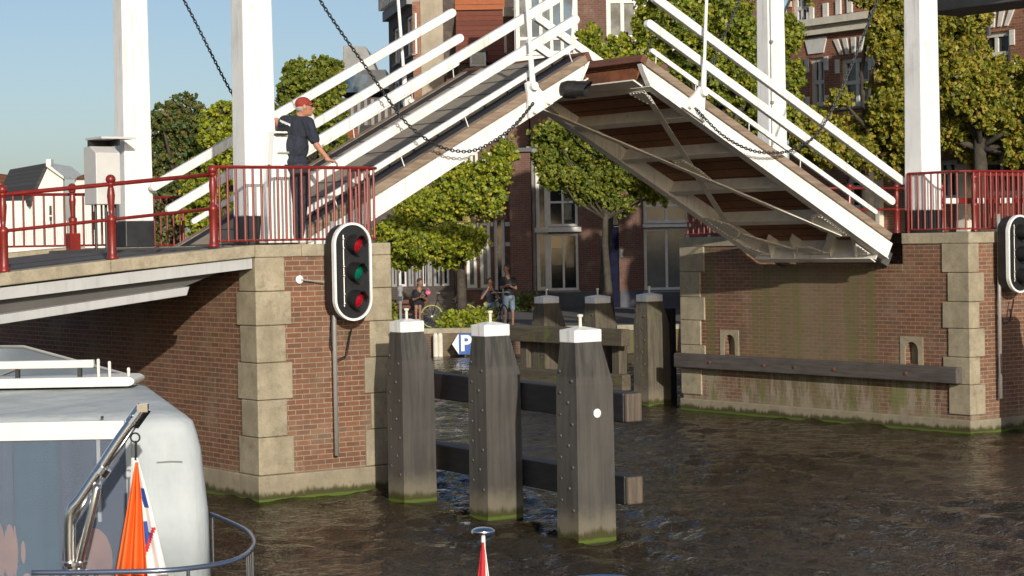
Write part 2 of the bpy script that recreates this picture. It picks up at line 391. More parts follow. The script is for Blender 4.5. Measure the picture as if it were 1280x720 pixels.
def leaves(name,cols,dark=.5):
    t=NT(name); g=t.n('ShaderNodeNewGeometry'); c=t.ramp(g.outputs['Random Per Island'],[(i/(len(cols)-1),q) for i,q in enumerate(cols)])
    n=t.noise(t.obj(),.55,3,.6)
    
    c=t.mix(1.,c,(1.32,1.25,1.15),'MULTIPLY')
    tr=t.n('ShaderNodeBsdfTranslucent'); t.l(t.mix(1.,c,(1.3,1.5,.7),'MULTIPLY'),tr.inputs['Color'])
    t.set(c,.55,0); ms=t.n('ShaderNodeMixShader'); ms.inputs[0].default_value=.32; t.l(t.b.outputs[0],ms.inputs[1]); t.l(tr.outputs[0],ms.inputs[2]); t.l(ms.outputs[0],t.out.inputs['Surface'])
    return t.m
M['leaf_bright']=leaves('yellow_green_leaves',[(.045,.075,.010),(.12,.17,.016),(.20,.25,.020),(.27,.30,.028),(.38,.34,.04)])
M['leaf_mid']=leaves('mid_green_leaves',[(.03,.055,.010),(.08,.12,.018),(.13,.17,.02),(.18,.21,.026),(.25,.24,.03)])
M['leaf_mid2']=leaves('fresh_green_leaves',[(.035,.06,.010),(.09,.14,.018),(.15,.20,.02),(.21,.24,.028),(.32,.29,.03)])
M['leaf_dark']=leaves('dark_green_leaves',[(.02,.045,.016),(.05,.095,.03),(.085,.13,.036),(.12,.15,.036),(.22,.11,.035)])
M['leaf_olive']=leaves('olive_autumn_leaves',[(.045,.06,.010),(.11,.14,.018),(.17,.19,.022),(.21,.215,.026),(.27,.24,.028),(.31,.20,.032)])
# water
t=NT('canal_water'); p=t.world()
w1=t.noise(t.scale(p,(2.0,2.9,1)),1.0,2,.5); w0=t.noise(t.scale(p,(.6,1.0,1)),1.0,2,.5); w2=t.noise(t.scale(p,(5.5,7.5,1)),1.0,3,.6); w3=t.noise(t.scale(p,(.25,.5,1)),1.,2,.5)
wt=t.math('ADD',t.math('ADD',t.math('MULTIPLY',w1,1.0),t.math('MULTIPLY',w0,1.6)),t.math('MULTIPLY',w2,.26)); amp=t.smooth(w3,.3,.7,.6,1.2)
nr=t.bump(t.noise(t.scale(p,(9,12,1)),1.0,3,.6),1.,.05)
M['water']=t.set((.023,.016,.0072),.03,0,nr,IOR=1.33,Specular_IOR_Level=.5)
# ================================================================== PIERS
def quoin(mb,x0,x1,y0,y1,zs,alt):
    for i in range(len(zs)-1):
        a=alt if i%2 else 0.0
        mb.box(x0-(.0 if x0<.5 else a),x1+(a if x0<.5 else 0),y0,y1+a,zs[i]+.006,zs[i+1]-.006)
TOPZ=3.30
# left pier ---------------------------------------------------------
lp=Thing('bridge_pier','left brick bridge pier with sandstone corners, below the man in the red cap','bridge pier',(0,0,-1.2),FB,'brick piers of the drawbridge')
m=MB(); m.box(0,2.0,0,1.15,-1.2,3.14); m.box(0,.62,1.15,12,-1.2,3.14); m.box(.62,2.0,1.15,4.5,-1.2,2.70); m.box(.62,2.0,4.5,7,-1.2,3.14)
lp.part('brick_body',m,M['brick_pier'])
def lshape_coping():
    m=MB()
    for a,b in ((-.02,.66),(.664,1.30),(1.304,2.03)): m.box(a,b,-.03,1.15,3.14,TOPZ)
    for k in range(5): m.box(-.02,.62,1.152+k*1.1,1.15+(k+1)*1.1-.004,3.14,TOPZ)
    m.box(.624,2.03,4.5,7,3.14,TOPZ); return m
lp.part('coping',lshape_coping(),M['coping'],bevel=.012)
zs=[.33,.82,1.30,1.78,2.26,2.70,3.14]
def corner_stones(x0,x1,wA,wB,zs,big=.06,side=1):
    """wA along +y on face x0, wB along the front"""
    out=[]
    for i in range(len(zs)-1):
        e=big if i%2==0 else 0
        m=MB(); m.box(x0,x1+e*side if side>0 else x1,-.03,wA+e,zs[i]+.004,zs[i+1]-.004); out.append(m)
    return out
for i,(a,b) in enumerate(zip(zs[:-1],zs[1:])):
    e=.0 if i%2 else .09
    m=MB(); m.box(-.03,.40+e,-.03,.42+e,a+.004,b-.004); lp.part('corner_stone',m,M['stone'],bevel=.012)
    m=MB(); m.box(1.68-e,2.03,-.03,.42,a+.004,b-.004); lp.part('corner_stone',m,M['stone'],bevel=.012)
m=MB(); m.box(-.05,2.05,-.05,7,-1.2,.326); lp.part('base_course',m,M['stone'],bevel=.015)
# right pier --------------------------------------------------------
XR=12.98
rp=Thing('bridge_pier','right brick bridge pier streaked green and white, with a long timber rubbing beam','bridge pier',(XR,0,-1.2),FB,'brick piers of the drawbridge')
YF=-.33
m=MB(); m.box(XR+.201,17.5,YF,1.13,-1.2,3.12); m.box(XR+.201,17.5,5.25,6.9,-1.2,3.12); m.box(14.6,17.5,1.13,5.25,-1.2,3.12); m.box(XR+.201,14.6,1.131,5.249,-1.2,2.45)
rp.part('brick_body',m,M['brick_pier'])
# channel side face with two small arched drain recesses
def arch_wall(m,x0,x1,y0,y1,z0,z1,holes):
    ys=sorted({y0,y1,*[h[0] for h in holes],*[h[1] for h in holes]})
    for a,b in zip(ys[:-1],ys[1:]):
        h=[q for q in holes if q[0]<=a+1e-6 and b<=q[1]+1e-6]
        if not h: m.box(x0,x1,a,b,z0,z1); continue
        _,_,hz0,hz1=h[0]; m.box(x0,x1,a,b,z0,hz0); r=(b-a)/2; c=(a+b)/2; n=8
        prof=[(a,z1),(a,hz1)]+[(c-r*math.cos(math.pi*i/n),hz1+r*math.sin(math.pi*i/n)) for i in range(1,n)]+[(b,hz1),(b,z1)]
        m.prism(prof,'x',x0,x1)
m=MB(); arch_wall(m,XR,XR+.2,YF,1.13,-1.2,3.12,[(.80,1.10,1.10,1.32)]); arch_wall(m,XR,XR+.2,1.131,5.249,-1.2,2.66,[]); arch_wall(m,XR,XR+.2,5.25,6.9,-1.2,3.12,[(5.40,5.70,1.10,1.32)])
rp.part('stained_face',m,M['brick_pier_stained'])
m=MB()
for k in range(62):
    y=1.135+k*.067
    if y<5.19: m.box(XR-.012,XR+.30,y,y+.060,2.662,2.778)
rp.part('soldier_course',m,M['brick_pier_stained'],bevel=.004)
m=MB(); m.box(XR-.03,XR+.9,YF-.04,1.13,3.12,TOPZ); m.box(XR+.904,XR+2.2,YF-.04,1.13,3.12,TOPZ); m.box(XR-.03,17.5,5.26,6.93,3.12,TOPZ); m.box(XR+2.204,17.5,YF-.04,1.13,3.12,TOPZ)
m.box(14.6,17.5,1.135,5.255,3.12,TOPZ-.004)
rp.part('coping',m,M['coping'],bevel=.012)
zr=[.30,.80,1.25,1.72,2.16,2.64,3.12]
for i,(a,b) in enumerate(zip(zr[:-1],zr[1:])):
    e=.0 if i%2==0 else .12
    m=MB(); m.box(XR-.03,XR+.34-e,YF-.03,YF+.44+e,a+.004,b-.004); rp.part('corner_stone',m,M['stone'],bevel=.012)
    m=MB(); m.box(XR-.03,XR+.3,6.35-e,6.93,a+.004,b-.004); rp.part('corner_stone',m,M['stone'],bevel=.012)
m=MB(); m.box(XR-.05,17.5,YF-.05,6.95,-1.2,.22); rp.part('base_course',m,M['stone'],bevel=.015)
# arched drain niches: pale stone surround and dark mouth
for y in (.80,5.40):
    m=MB(); r=.15; n=10; c=y+r
    o=[(c-.26,1.07),(c-.26,1.56),(c+.26,1.56),(c+.26,1.07),(c+r,1.07)]+[(c+r*math.cos(math.pi*i/n),1.32+r*math.sin(math.pi*i/n)) for i in range(n+1)]+[(c-r,1.07)]
    m.prism(o,'x',XR-.012,XR+.04); rp.part('niche_surround',m,M['stone'])
    m=MB(); m.box(XR+.15,XR+.195,c-.2,c+.2,1.05,1.55); rp.part('niche_back',m,M['stone'])
m=MB(); m.box(XR-.20,XR-.052,-.22,6.95,.82,1.09)
rb=single('rubbing_beam',m,M['fender'],'long brown timber rubbing beam bolted low along the stained pier wall','beam',(XR-.15,3.5,.95),FB,bevel=.02)
m=MB()
for y in (.9,2.6,3.6,4.4,5.9): m.cyl((XR-.22,y,.95),(XR-.195,y,.95),.028,n=8)
me=m.mesh('bolt',Vector((XR-.15,3.5,.95))); b=finish('bolt',me,M['rust']); b.parent=rb

# ================================================================== LEFT FIXED SPAN
SL=.090
def zl(x): return TOPZ+SL*(x+.35) if x<-.35 else TOPZ
sp=Thing('fixed_span','low fixed bridge span with stone kerb over pale steel girder, left of the brick pier','bridge span',(-.05,0,3.0),FB)
XL=-16.
def slab(m,x0,x1,y0,y1,t0,t1):
    m.add([(x0,y0,zl(x0)-t1),(x1,y0,zl(x1)-t1),(x1,y1,zl(x1)-t1),(x0,y1,zl(x0)-t1),(x0,y0,zl(x0)-t0),(x1,y0,zl(x1)-t0),(x1,y1,zl(x1)-t0),(x0,y1,zl(x0)-t0)],
          [(0,3,2,1),(4,5,6,7),(0,1,5,4),(1,2,6,5),(2,3,7,6),(3,0,4,7)])
m=MB(); x=-.02
for w in (2.0,1.45,1.5,1.5,1.5,1.5,1.5,1.5,1.5): slab(m,x-w,x-.006,-.03,.34,0,.155); x-=w
sp.part('kerb_stone',m,M['coping'],bevel=.012)
m=MB(); slab(m,-14,-.6,.343,5.2,.045,.16); slab(m,-.6,-.02,.343,5.2,.012,.16); sp.part('roadway',m,M['asphalt'])
m=MB(); x=-.02
for w in (1.4,1.5,1.5,1.5,1.5,1.5,1.5,1.5,1.5): slab(m,x-w,x-.006,5.2,5.5,-.03,.155); x-=w
sp.part('kerb_stone',m,M['coping'],bevel=.012)
for y in (.06,2.6,5.1):
    m=MB(); slab(m,-13,-.04,y-.03,y+.22,.158,.30); sp.part('girder_top_band',m,M['girder_grey'])
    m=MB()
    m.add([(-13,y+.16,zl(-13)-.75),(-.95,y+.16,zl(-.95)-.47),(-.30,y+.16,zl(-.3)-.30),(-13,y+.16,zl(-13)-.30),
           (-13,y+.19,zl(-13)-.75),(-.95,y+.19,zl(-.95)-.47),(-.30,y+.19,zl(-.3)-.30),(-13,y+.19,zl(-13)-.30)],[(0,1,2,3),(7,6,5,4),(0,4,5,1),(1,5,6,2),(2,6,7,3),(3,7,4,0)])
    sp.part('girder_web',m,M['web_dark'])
    m=MB(); 
    m.add([(-13,y-.04,zl(-13)-.80),(-.98,y-.04,zl(-.98)-.56),(-.98,y+.24,zl(-.98)-.56),(-13,y+.24,zl(-13)-.80),
           (-13,y-.04,zl(-13)-.66),(-.94,y-.04,zl(-.94)-.455),(-.94,y+.24,zl(-.94)-.455),(-13,y+.24,zl(-13)-.66)],[(0,3,2,1),(4,5,6,7),(0,1,5,4),(1,2,6,5),(2,3,7,6),(3,0,4,7)])
    sp.part('girder_bottom_flange',m,M['girder_grey'],bevel=.006)

# ================================================================== RAILINGS
def baluster(m,x,y,z,h=1.03):
    m.lathe([(.075,0),(.075,.02),(.06,.05),(.052,.10),(.055,.44*h),(.062,.46*h),(.062,.50*h),(.03,.53*h),(.036,.60*h),(.050,.76*h),(.040,.84*h),(.030,.87*h),(.05,.89*h),(.052,.91*h),(.035,.92*h)],(x,y,z),14)
    m.ball((x,y,z+.955*h),.062,14,8)
lr=Thing('iron_railing','red iron railing with turned ball-top posts and two rails along the sloping span','railing',(-2,.1,3.1),FB)
posts=[-.55,-1.95,-3.35,-4.75,-6.15,-7.55,-8.95]
for x in posts:
    m=MB(); baluster(m,x,.09,zl(x)); lr.part('post',m,M['red'],smooth=True)
m=MB(); m.tube([(x,.09,zl(x)+.925) for x in posts],.028,10); lr.part('top_rail',m,M['red'],smooth=True)
m=MB(); m.tube([(x,.09,zl(x)+.49) for x in posts],.022,10); lr.part('lower_rail',m,M['red'],smooth=True)
def bar_rail(name,label,pts,h=1.0,gap=.11,F=FB,group=None,post_ends=True,fan=None,z0=TOPZ,r=.016):
    base=Vector((pts[0][0],pts[0][1],z0)); t=Thing(name,label,'railing',base,F,group)
    P=[Vector((p[0],p[1],0)) for p in pts]
    zz=lambda p: (p.z0 if hasattr(p,'z0') else z0)
    for hh,nm,w,hgt in ((h,'top_rail',.028,.022),(.06,'bottom_rail',.018,.018)):
        m=MB(); m.tube([(p.x,p.y,z0+hh) for p in P],w*.8,8); t.part(nm,m,M['red'])
    L=0
    for a,b in zip(P[:-1],P[1:]):
        d=(b-a).length; n=max(1,round(d/gap))
        for i in range(n):
            q=a.lerp(b,(i+.5)/n); m=MB(); m.tube([(q.x,q.y,z0+.05),(q.x,q.y,z0+h)],r,6); t.part('bar',m,M['red'])
    for p in (P if post_ends=='all' else [P[0],P[-1]]):
        m=MB(); m.tube([(p.x,p.y,z0),(p.x,p.y,z0+h)],.024,8); t.part('end_post',m,M['red'])
    return t
bar_rail('bar_railing','curved red bar railing round the left pier top, gripped by the man in red cap',
         [(-.52,.08),(-.3,.05),(.3,.03),(.9,.05),(1.4,.05),(1.80,.06),(1.93,.16),(1.96,.32),(1.96,.9)],h=1.0,gap=.125,group='bar railings on the piers')
bar_rail('bar_railing','red bar railing on the right pier in front of the white portal post',
         [(XR+.01,1.0),(XR+.01,.1),(XR+.05,-.12),(XR+.2,-.22),(XR+1.0,-.24),(XR+2.2,-.24),(XR+3.6,-.24)],h=1.0,gap=.14,group='bar railings on the piers')
bar_rail('bar_railing','low red railing on the far shoulder of the right pier seen under the raised leaf',
         [(XR+.02,5.7),(XR+.02,6.8),(XR+1.2,6.86),(XR+3,6.86)],h=.95,gap=.16,group='bar railings on the piers')
bar_rail('bar_railing','red bar railing across the road on the left span behind the turned posts',
         [(-1.75,5.35),(-1.0,5.35),(-.2,5.35),(.7,5.38)],h=.82,gap=.16,group='bar railings on the piers',z0=3.28)
bar_rail('bar_railing','narrow red railing panel between the far left portal post and the trees',
         [(1.25,5.6),(1.8,5.62)],h=.80,gap=.12,group='bar railings on the piers',z0=3.26)
t=Thing('railing_post','stout red turned post standing in the far railing left of the grey cabinet','railing post',(-.28,5.15,3.26),FB)
m=MB(); baluster(m,-.28,5.05,3.24,1.0); m.box(-.36,-.20,4.97,5.13,3.24,3.52); t.part('shaft',m,M['red'],smooth=False)
# far side railing on the right approach
fr=Thing('iron_railing','red iron railing with ball-top posts at the far side of the right approach','railing',(16,5.9,TOPZ),FB)
for x in (14.9,16.2,17.5,18.8):
    m=MB(); baluster(m,x,5.6,TOPZ,.98); fr.part('post',m,M['red'],smooth=True)
for z in (.90,.48):
    m=MB(); m.tube([(14.9,5.6,TOPZ+z),(18.8,5.6,TOPZ+z)],.024,8); fr.part('rail',m,M['red'],smooth=True)
# closed barrier arm on the right approach: red and white
ba=Thing('barrier_arm','red and white striped road barrier arm behind the right pier railing','barrier',(14.0,1.6,TOPZ),FB)
m=MB(); m.box(13.9,14.1,1.5,1.7,TOPZ,TOPZ+.62); ba.part('stand',m,M['red'],bevel=.02)
for i in range(7):
    m=MB(); m.box(13.95+i*.36,13.95+i*.36+.355,1.40,1.45,TOPZ+.50,TOPZ+.60); ba.part('stripe',m,M['red'] if i%2==0 else M['white'])
m=MB(); 
for k in range(20): m.box(14.9+k*.14,14.93+k*.14,1.20,1.23,TOPZ+.05,TOPZ+1.0)
m.box(14.85,17.7,1.19,1.24,TOPZ+.98,TOPZ+1.03); m.box(14.85,17.7,1.19,1.24,TOPZ+.05,TOPZ+.08)
g=Thing('road_gate','red barred road gate swung open behind the right pier railing','gate',(14.9,1.2,TOPZ),FB); g.part('barred_panel',m,M['red'])
for x in (14.85,16.2):
    m=MB(); baluster(m,x,1.2,TOPZ,1.0); g.part('post',m,M['red'],smooth=True)

# ================================================================== PORTALS
def post(t,x,y,z0=TOPZ,z1=9.4,w=.46,d=.36):
    def ring(z,k): return [(x-w*k/2,y-d*k/2,z),(x+w*k/2,y-d*k/2,z),(x+w*k/2,y+d*k/2,z),(x-w*k/2,y+d*k/2,z)]
    k=lambda z:1.04-.16*(z-z0)/(z1-z0)
    m=MB(); m.hexa(ring(z0+.38,k(z0+.38)),ring(z1,k(z1))); p=t.part('post',m,M['white'],bevel=.02)
    m=MB(); m.hexa(ring(z0,k(z0)+.02),ring(z0+.378,k(z0)+.015)); t.part('post_base',m,M['black_paint'],p,bevel=.015)
    return p
PIV=9.3
for x,lab in ((.50,'white drawbridge portal of two tall posts standing on the left pier'),(13.25,'white drawbridge portal of two tall posts standing on the right pier')):
    t=Thing('bridge_portal',lab,'bridge portal',(x,2.75,TOPZ),FB,'portals of the drawbridge')
    post(t,x,.9,w=.46,d=.36 if x<5 else .40); post(t,x,4.6,w=.44,d=.34)
    m=MB(); m.box(x-.16,x+.16,.5,5.0,PIV+.10,PIV+.42); t.part('lintel',m,M['white'],bevel=.02)
# cable and fittings on the far right post
m=MB(); m.tube([(13.20-.13,4.42,TOPZ+.5),(13.20-.11,4.43,8.7)],.012,6); 
for z in (4.6,5.7,6.8): m.box(13.05,13.11,4.38,4.42,z,z+.05)
single('post_conduit',m,M['lead'],'thin grey conduit clipped up the far right portal post','conduit',(13.07,4.42,TOPZ),FB)
PHI=R_(27.7); CP,SP=math.cos(PHI),math.sin(PHI)
H0=Vector((1.0,0,TOPZ)); H1=Vector((12.72,0,TOPZ)); 
def tfL(s,w,n): return (H0.x+s*CP-n*SP, w, H0.z+s*SP+n*CP)
def tfR(s,w,n): return (H1.x-s*CP+n*SP, w, H1.z+s*SP+n*CP)
def bal_tf(px,sgn):
    def f(s,w,n): return (px+sgn*(s*CP-n*SP), w, PIV+.62+s*SP+n*CP)
    return f
for px,sgn,lab in ((.50,1,'white balance beams and counterweight box over the left portal'),(13.20,-1,'white balance beams and dark counterweight box over the right portal')):
    t=Thing('balance_frame',lab,'balance beams',(px,2.75,PIV+.6),FB,'balance frames of the drawbridge')
    tf=bal_tf(px,sgn)
    for y in (.95,4.55):
        m=MB(tf); m.hexa([(-4.9,y-.12,-.20),(4.9,y-.09,-.12),(4.9,y+.09,-.12),(-4.9,y+.12,-.20)],[(-4.9,y-.12,.20),(4.9,y-.09,.12),(4.9,y+.09,.12),(-4.9,y+.12,.20)]); t.part('beam',m,M['white'],bevel=.015)
    for s in (4.6,2.6):
        m=MB(tf); m.box(s-.08,s+.08,1.07,4.43,-.1,.1); t.part('cross_beam',m,M['white'],bevel=.01)
    cx=px-sgn*4.35; m=MB(); m.box(cx-.55,cx+.55,1.1,4.42,7.52,8.5); t.part('counterweight',m,M['slate'],bevel=.02)

# ================================================================== LEAVES
def leaf(label,tf,mir,rail_far_end,lamp):
    h=tf(0,2.75,0); t=Thing('bridge_leaf',label,'bridge leaf',h,FB,'raised leaves of the drawbridge')
    LEN=5.93; w0,w1=1.15,4.35
    def part(nm,fn,mat,parent=None,bv=.006,sm=False):
        m=MB(tf); fn(m); return t.part(nm,m,mat,parent,smooth=sm,bevel=bv)
    # girders: tapered steel box sections
    for y in (w0,w1-.10):
        part('main_girder',lambda m:m.hexa([(-.12,y,-.40),(LEN-.25,y,-.34),(LEN-.25,y+.10,-.34),(-.12,y+.10,-.40)],[(-.12,y,-.125),(LEN-.05,y,-.125),(LEN-.05,y+.10,-.125),(-.12,y+.10,-.125)]),M['white_leaf'])
        part('girder_flange',lambda m:m.hexa([(-.12,y-.03,-.420),(LEN-.25,y-.03,-.358),(LEN-.25,y+.16,-.358),(-.12,y+.16,-.420)],[(-.12,y-.03,-.401),(LEN-.25,y-.03,-.341),(LEN-.25,y+.16,-.341),(-.12,y+.16,-.401)]),M['white_leaf'],bv=.003)
    for y0,y1 in ((w0-.05,w0+.12),(w1-.12,w1+.05)):
        part('edge_timber',lambda m:(m.box(0,2.9,y0,y1,-.122,.0),m.box(2.905,LEN,y0,y1,-.122,.0)),M['fascia'],bv=.01)
    part('edge_strip',lambda m:(m.box(0.02,LEN,w0+.123,w0+.50,-.05,-.012),m.box(.02,LEN,w1-.5,w1-.123,-.05,-.012)),M['rubber'],bv=0)
    part('deck',lambda m:m.box(0.02,LEN,w0+.503,w1-.503,-.05,.012),M['deck_planks'],bv=0)
    part('under_boards',lambda m:m.box(0.02,LEN-.01,w0+.102,w1-.102,-.122,-.052),M['under_planks'],bv=0)
    # floor beams (I sections)
    for s in (.02,1.15,2.32,3.5,4.65,5.6):
        def fb(m):
            m.box(s,s+.02,w0+.101,w1-.101,-.34 if s>.5 else -.5,-.125); m.box(s-.06,s+.08,w0+.161,w1-.161,-.362 if s>.5 else -.522,-.342 if s>.5 else -.502)
        b=part('floor_beam',fb,M['white_under'],bv=.004)
    # flat bracing under the beams with riveted gussets
    c=(3.15,2.75)
    def strap(m,a,b,wd=.12,n=-.385):
        a=Vector((a[0],a[1],0));b=Vector((b[0],b[1],0)); d=(b-a).normalized(); q=Vector((-d.y,d.x,0))*wd/2
        m.hexa([(*(a-q).xy,n-.012),(*(b-q).xy,n-.012),(*(b+q).xy,n-.012),(*(a+q).xy,n-.012)],[(*(a-q).xy,n),(*(b-q).xy,n),(*(b+q).xy,n),(*(a+q).xy,n)])
        m.hexa([(*(a-q).xy,n+.001),(*(b-q).xy,n+.001),(*(b-q*.7).xy,n+.001),(*(a-q*.7).xy,n+.001)],[(*(a-q).xy,n+.05),(*(b-q).xy,n+.05),(*(b-q*.7).xy,n+.05),(*(a-q*.7).xy,n+.05)])
    for a,b in (((5.5,w0+.25),(.8,w1-.25)),((5.5,w1-.25),(.8,w0+.25)),((.95,w0+.25),(.1,c[1]-.3)),((.95,w1-.25),(.1,c[1]+.3))):
        part('brace',lambda m:strap(m,a,b,.12,-.385 if a[1]<c[1] else -.455 if a[0]>5 else -.385),M['white_under'],bv=0)
    def gusset(pts,n=-.405):
        def gp(m):
            m.add([(x,y,n-.01) for x,y in pts]+[(x,y,n) for x,y in pts],[tuple(range(len(pts)))[::-1],tuple(range(len(pts),2*len(pts)))]+[(i,(i+1)%len(pts),len(pts)+(i+1)%len(pts),len(pts)+i) for i in range(len(pts))]); m.cur=1
            L=len(pts); cx=sum(p[0] for p in pts)/L; cy=sum(p[1] for p in pts)/L
            for i in range(L):
                a,b=pts[i],pts[(i+1)%L]; d=math.dist(a,b); k=max(1,int(d/.075))
                for j in range(k):
                    f=(j+.5)/k; x=a[0]+(b[0]-a[0])*f; y=a[1]+(b[1]-a[1])*f; x=cx+(x-cx)*.86; y=cy+(y-cy)*.86
                    m.box(x-.011,x+.011,y-.011,y+.011,n-.022,n-.0105)
        part('gusset_plate',gp,[M['white_under'],M['white_leaf']],bv=0)
    gusset([(c[0]-.38,c[1]-.14),(c[0],c[1]-.20),(c[0]+.38,c[1]-.14),(c[0]+.38,c[1]+.14),(c[0],c[1]+.20),(c[0]-.38,c[1]+.14)])
    gusset([(5.66,w0+.12),(5.66,w0+.55),(5.25,w0+.42),(5.25,w0+.30)]); gusset([(5.66,w1-.12),(5.66,w1-.55),(5.25,w1-.42),(5.25,w1-.30)])
    gusset([(1.5,w0+.12),(1.5,w0+.32),(1.2,w0+.62),(.95,w0+.62),(.7,w0+.32),(.7,w0+.12)]); gusset([(1.5,w1-.12),(1.5,w1-.32),(1.2,w1-.62),(.95,w1-.62),(.7,w1-.32),(.7,w1-.12)])
    gusset([(.11,c[1]-.42),(.11,c[1]+.42),(.36,c[1]+.16),(.36,c[1]-.16)],-.41); gusset([(.11,w0+.18),(.5,w0+.18),(.11,w0+.55)],-.435); gusset([(.11,w1-.18),(.5,w1-.18),(.11,w1-.55)],-.435)
    # web stiffeners at the heel and the heel blocks
    for y in (1.7,2.3,3.2,3.8): part('stiffener',lambda m:m.hexa([(.045,y,-.49),(.30,y,-.24),(.30,y+.02,-.24),(.045,y+.02,-.49)],[(.045,y,-.125),(.30,y,-.125),(.30,y+.02,-.125),(.045,y+.02,-.125)]),M['white_under'],bv=0)
    # tip: timber and end plates
    part('tip_timber',lambda m:m.box(LEN+.002,LEN+.10,w0-.03,w1+.03,-.115,.015),M['tip_wood'],bv=.01)
    part('tip_plate',lambda m:m.box(LEN-.06,LEN-.03,w0+.11,w1-.11,-.36,-.126),M['rust'],bv=0)
    part('tip_flange',lambda m:m.box(LEN-.20,LEN+.0,w0+.11,w1-.11,-.385,-.362),M['white_under'],bv=0)
    for y in (w0-.02,w1-.10): part('tip_bracket',lambda m:m.hexa([(LEN-.24,y,-.34),(LEN-.03,y,-.20),(LEN-.03,y+.12,-.20),(LEN-.24,y+.12,-.34)],[(LEN-.04,y,-.126),(LEN+.06,y,-.126),(LEN+.06,y+.12,-.126),(LEN-.04,y+.12,-.126)]),M['white_leaf'])
    # hand rails, three a side, each a rounded bar; set on raked standards
    for y,sg in ((w0+.06,-1),(w1-.06,1)):
        for n,r,a,b in ((.94,.068,.05,LEN+.28),(.52,.068,.12,LEN+.22),(.185,.040,.40,LEN-.05)):
            a_=a
            def rl(m):
                K=8; o=[(b-r+r*math.sin(math.pi*i/K),n-r*math.cos(math.pi*i/K)) for i in range(K+1)]+[(a_+r-r*math.sin(math.pi*i/K),n+r*math.cos(math.pi*i/K)) for i in range(K+1)]
                m.prism(o,'y',y-r*.72,y+r*.72)
            part('hand_rail',rl,M['white_leaf'],bv=.012 if r>.05 else .008)
        for s in (1.1,2.35,3.6,4.85,5.75):
            part('rail_bracket',lambda m:m.tube([(s-.05,y+sg*.045,-.02),(s,y,.185)],.008,5),M['white_leaf'],bv=0)
    # lifting lugs where the rods take hold
    for y,sg in ((w0,-1),(w1,1)):
        def lug(m):
            yy=y+sg*.06
            m.prism([(4.52,-.36),(5.02,-.36),(4.90,-.05),(4.84,.12),(4.72,.12),(4.66,-.05)],'y',yy-.035,yy+.035)
            m.tube([(4.62,yy,-.30),(4.62,yy+sg*.10,-.30)],.03,8); m.tube([(4.92,yy,-.30),(4.92,yy+sg*.10,-.30)],.03,8)
        m=MB(lambda x,w,n:tf(x,w,n)); 
        # prism works in (x,z) with y thickness: leaf local (s,w,n)
        lug(m); t.part('lifting_lug',m,M['white_leaf'],bevel=.01)
        part('lug_pin',lambda m:m.tube([(4.78,y-.02*sg,.04),(4.78,y+sg*.16,.04)],.035,10),M['white_leaf'],bv=0)
    return t
lf=leaf('raised left drawbridge leaf showing its grey boarded deck and white hand rails',tfL,False,0,True)
rf=leaf('raised right drawbridge leaf showing its brown boarded underside and riveted bracing',tfR,True,0,False)
# heel pivots
for tf,t in ((tfL,lf),(tfR,rf)):
    for y in (1.5,4.0):
        m=MB(tf); m.hexa([(-.45,y-.08,-.40),(-.01,y-.08,-.44),(-.01,y+.08,-.44),(-.45,y+.08,-.40)],[(-.45,y-.08,-.15),(-.01,y-.08,-.14),(-.01,y+.08,-.14),(-.45,y+.08,-.15)]); t.part('heel_block',m,M['slate'],bevel=.01)
# navigation lamp on the left leaf's tip
nl=Thing('navigation_lamp','black hooded lamp with orange lens hanging at the tip of the left leaf','lamp',tfL(5.75,1.1,-.32),FB)
c=Vector(tfL(5.42,1.04,-.33)); ax=Vector((.60,-.78,-.04)).normalized()
m=MB(); m.lathe([(.05,-.20),(.11,-.17),(.135,-.08),(.135,.05),(.12,.06)],c,20,ax); nl.part('housing',m,M['black'],smooth=False)
m=MB(); e=ax.orthogonal().normalized()
def visor(m,c,ax,r,L,up,n=14,th=.008,cut=1.25):
    ax=ax.normalized(); up=(up-ax*up.dot(ax)).normalized(); sd=ax.cross(up); vs=[];k=n+1
    for j,(rr) in enumerate((r,r-th)):
        for q in (0,1):
            for i in range(k):
                a=-math.pi*.78+2*math.pi*.78*i/n; l=L*(0.62+.38*max(0,math.cos(a)))
                vs.append(c+(up*math.cos(a)+sd*math.sin(a))*rr+ax*(l if q else 0))
    fs=[]
    o0,o1,i0,i1=0,k,2*k,3*k
    for i in range(n):
        fs += [(o0+i,o0+i+1,o1+i+1,o1+i),(i0+i,i1+i,i1+i+1,i0+i+1),(o1+i,o1+i+1,i1+i+1,i1+i),(o0+i,i0+i,i0+i+1,o0+i+1)]
    fs += [(o0,o1,i1,i0),(o0+n,i0+n,i1+n,o1+n)]
    m.add(vs,fs)
visor(m,c+ax*.04,ax,.13,.26,Vector((0,0,1))); nl.part('hood',m,M['black'])
m=MB(); m.lathe([(.118,0),(.118,.012),(.08,.035),(.03,.045)],c+ax*.062,16,ax); nl.part('lens',m,M['lens_orange'],smooth=True)
m=MB(); m.tube([tuple(c-ax*.15),tuple(Vector(tfL(5.35,1.16,-.22)))],.025,8); nl.part('bracket',m,M['black'])

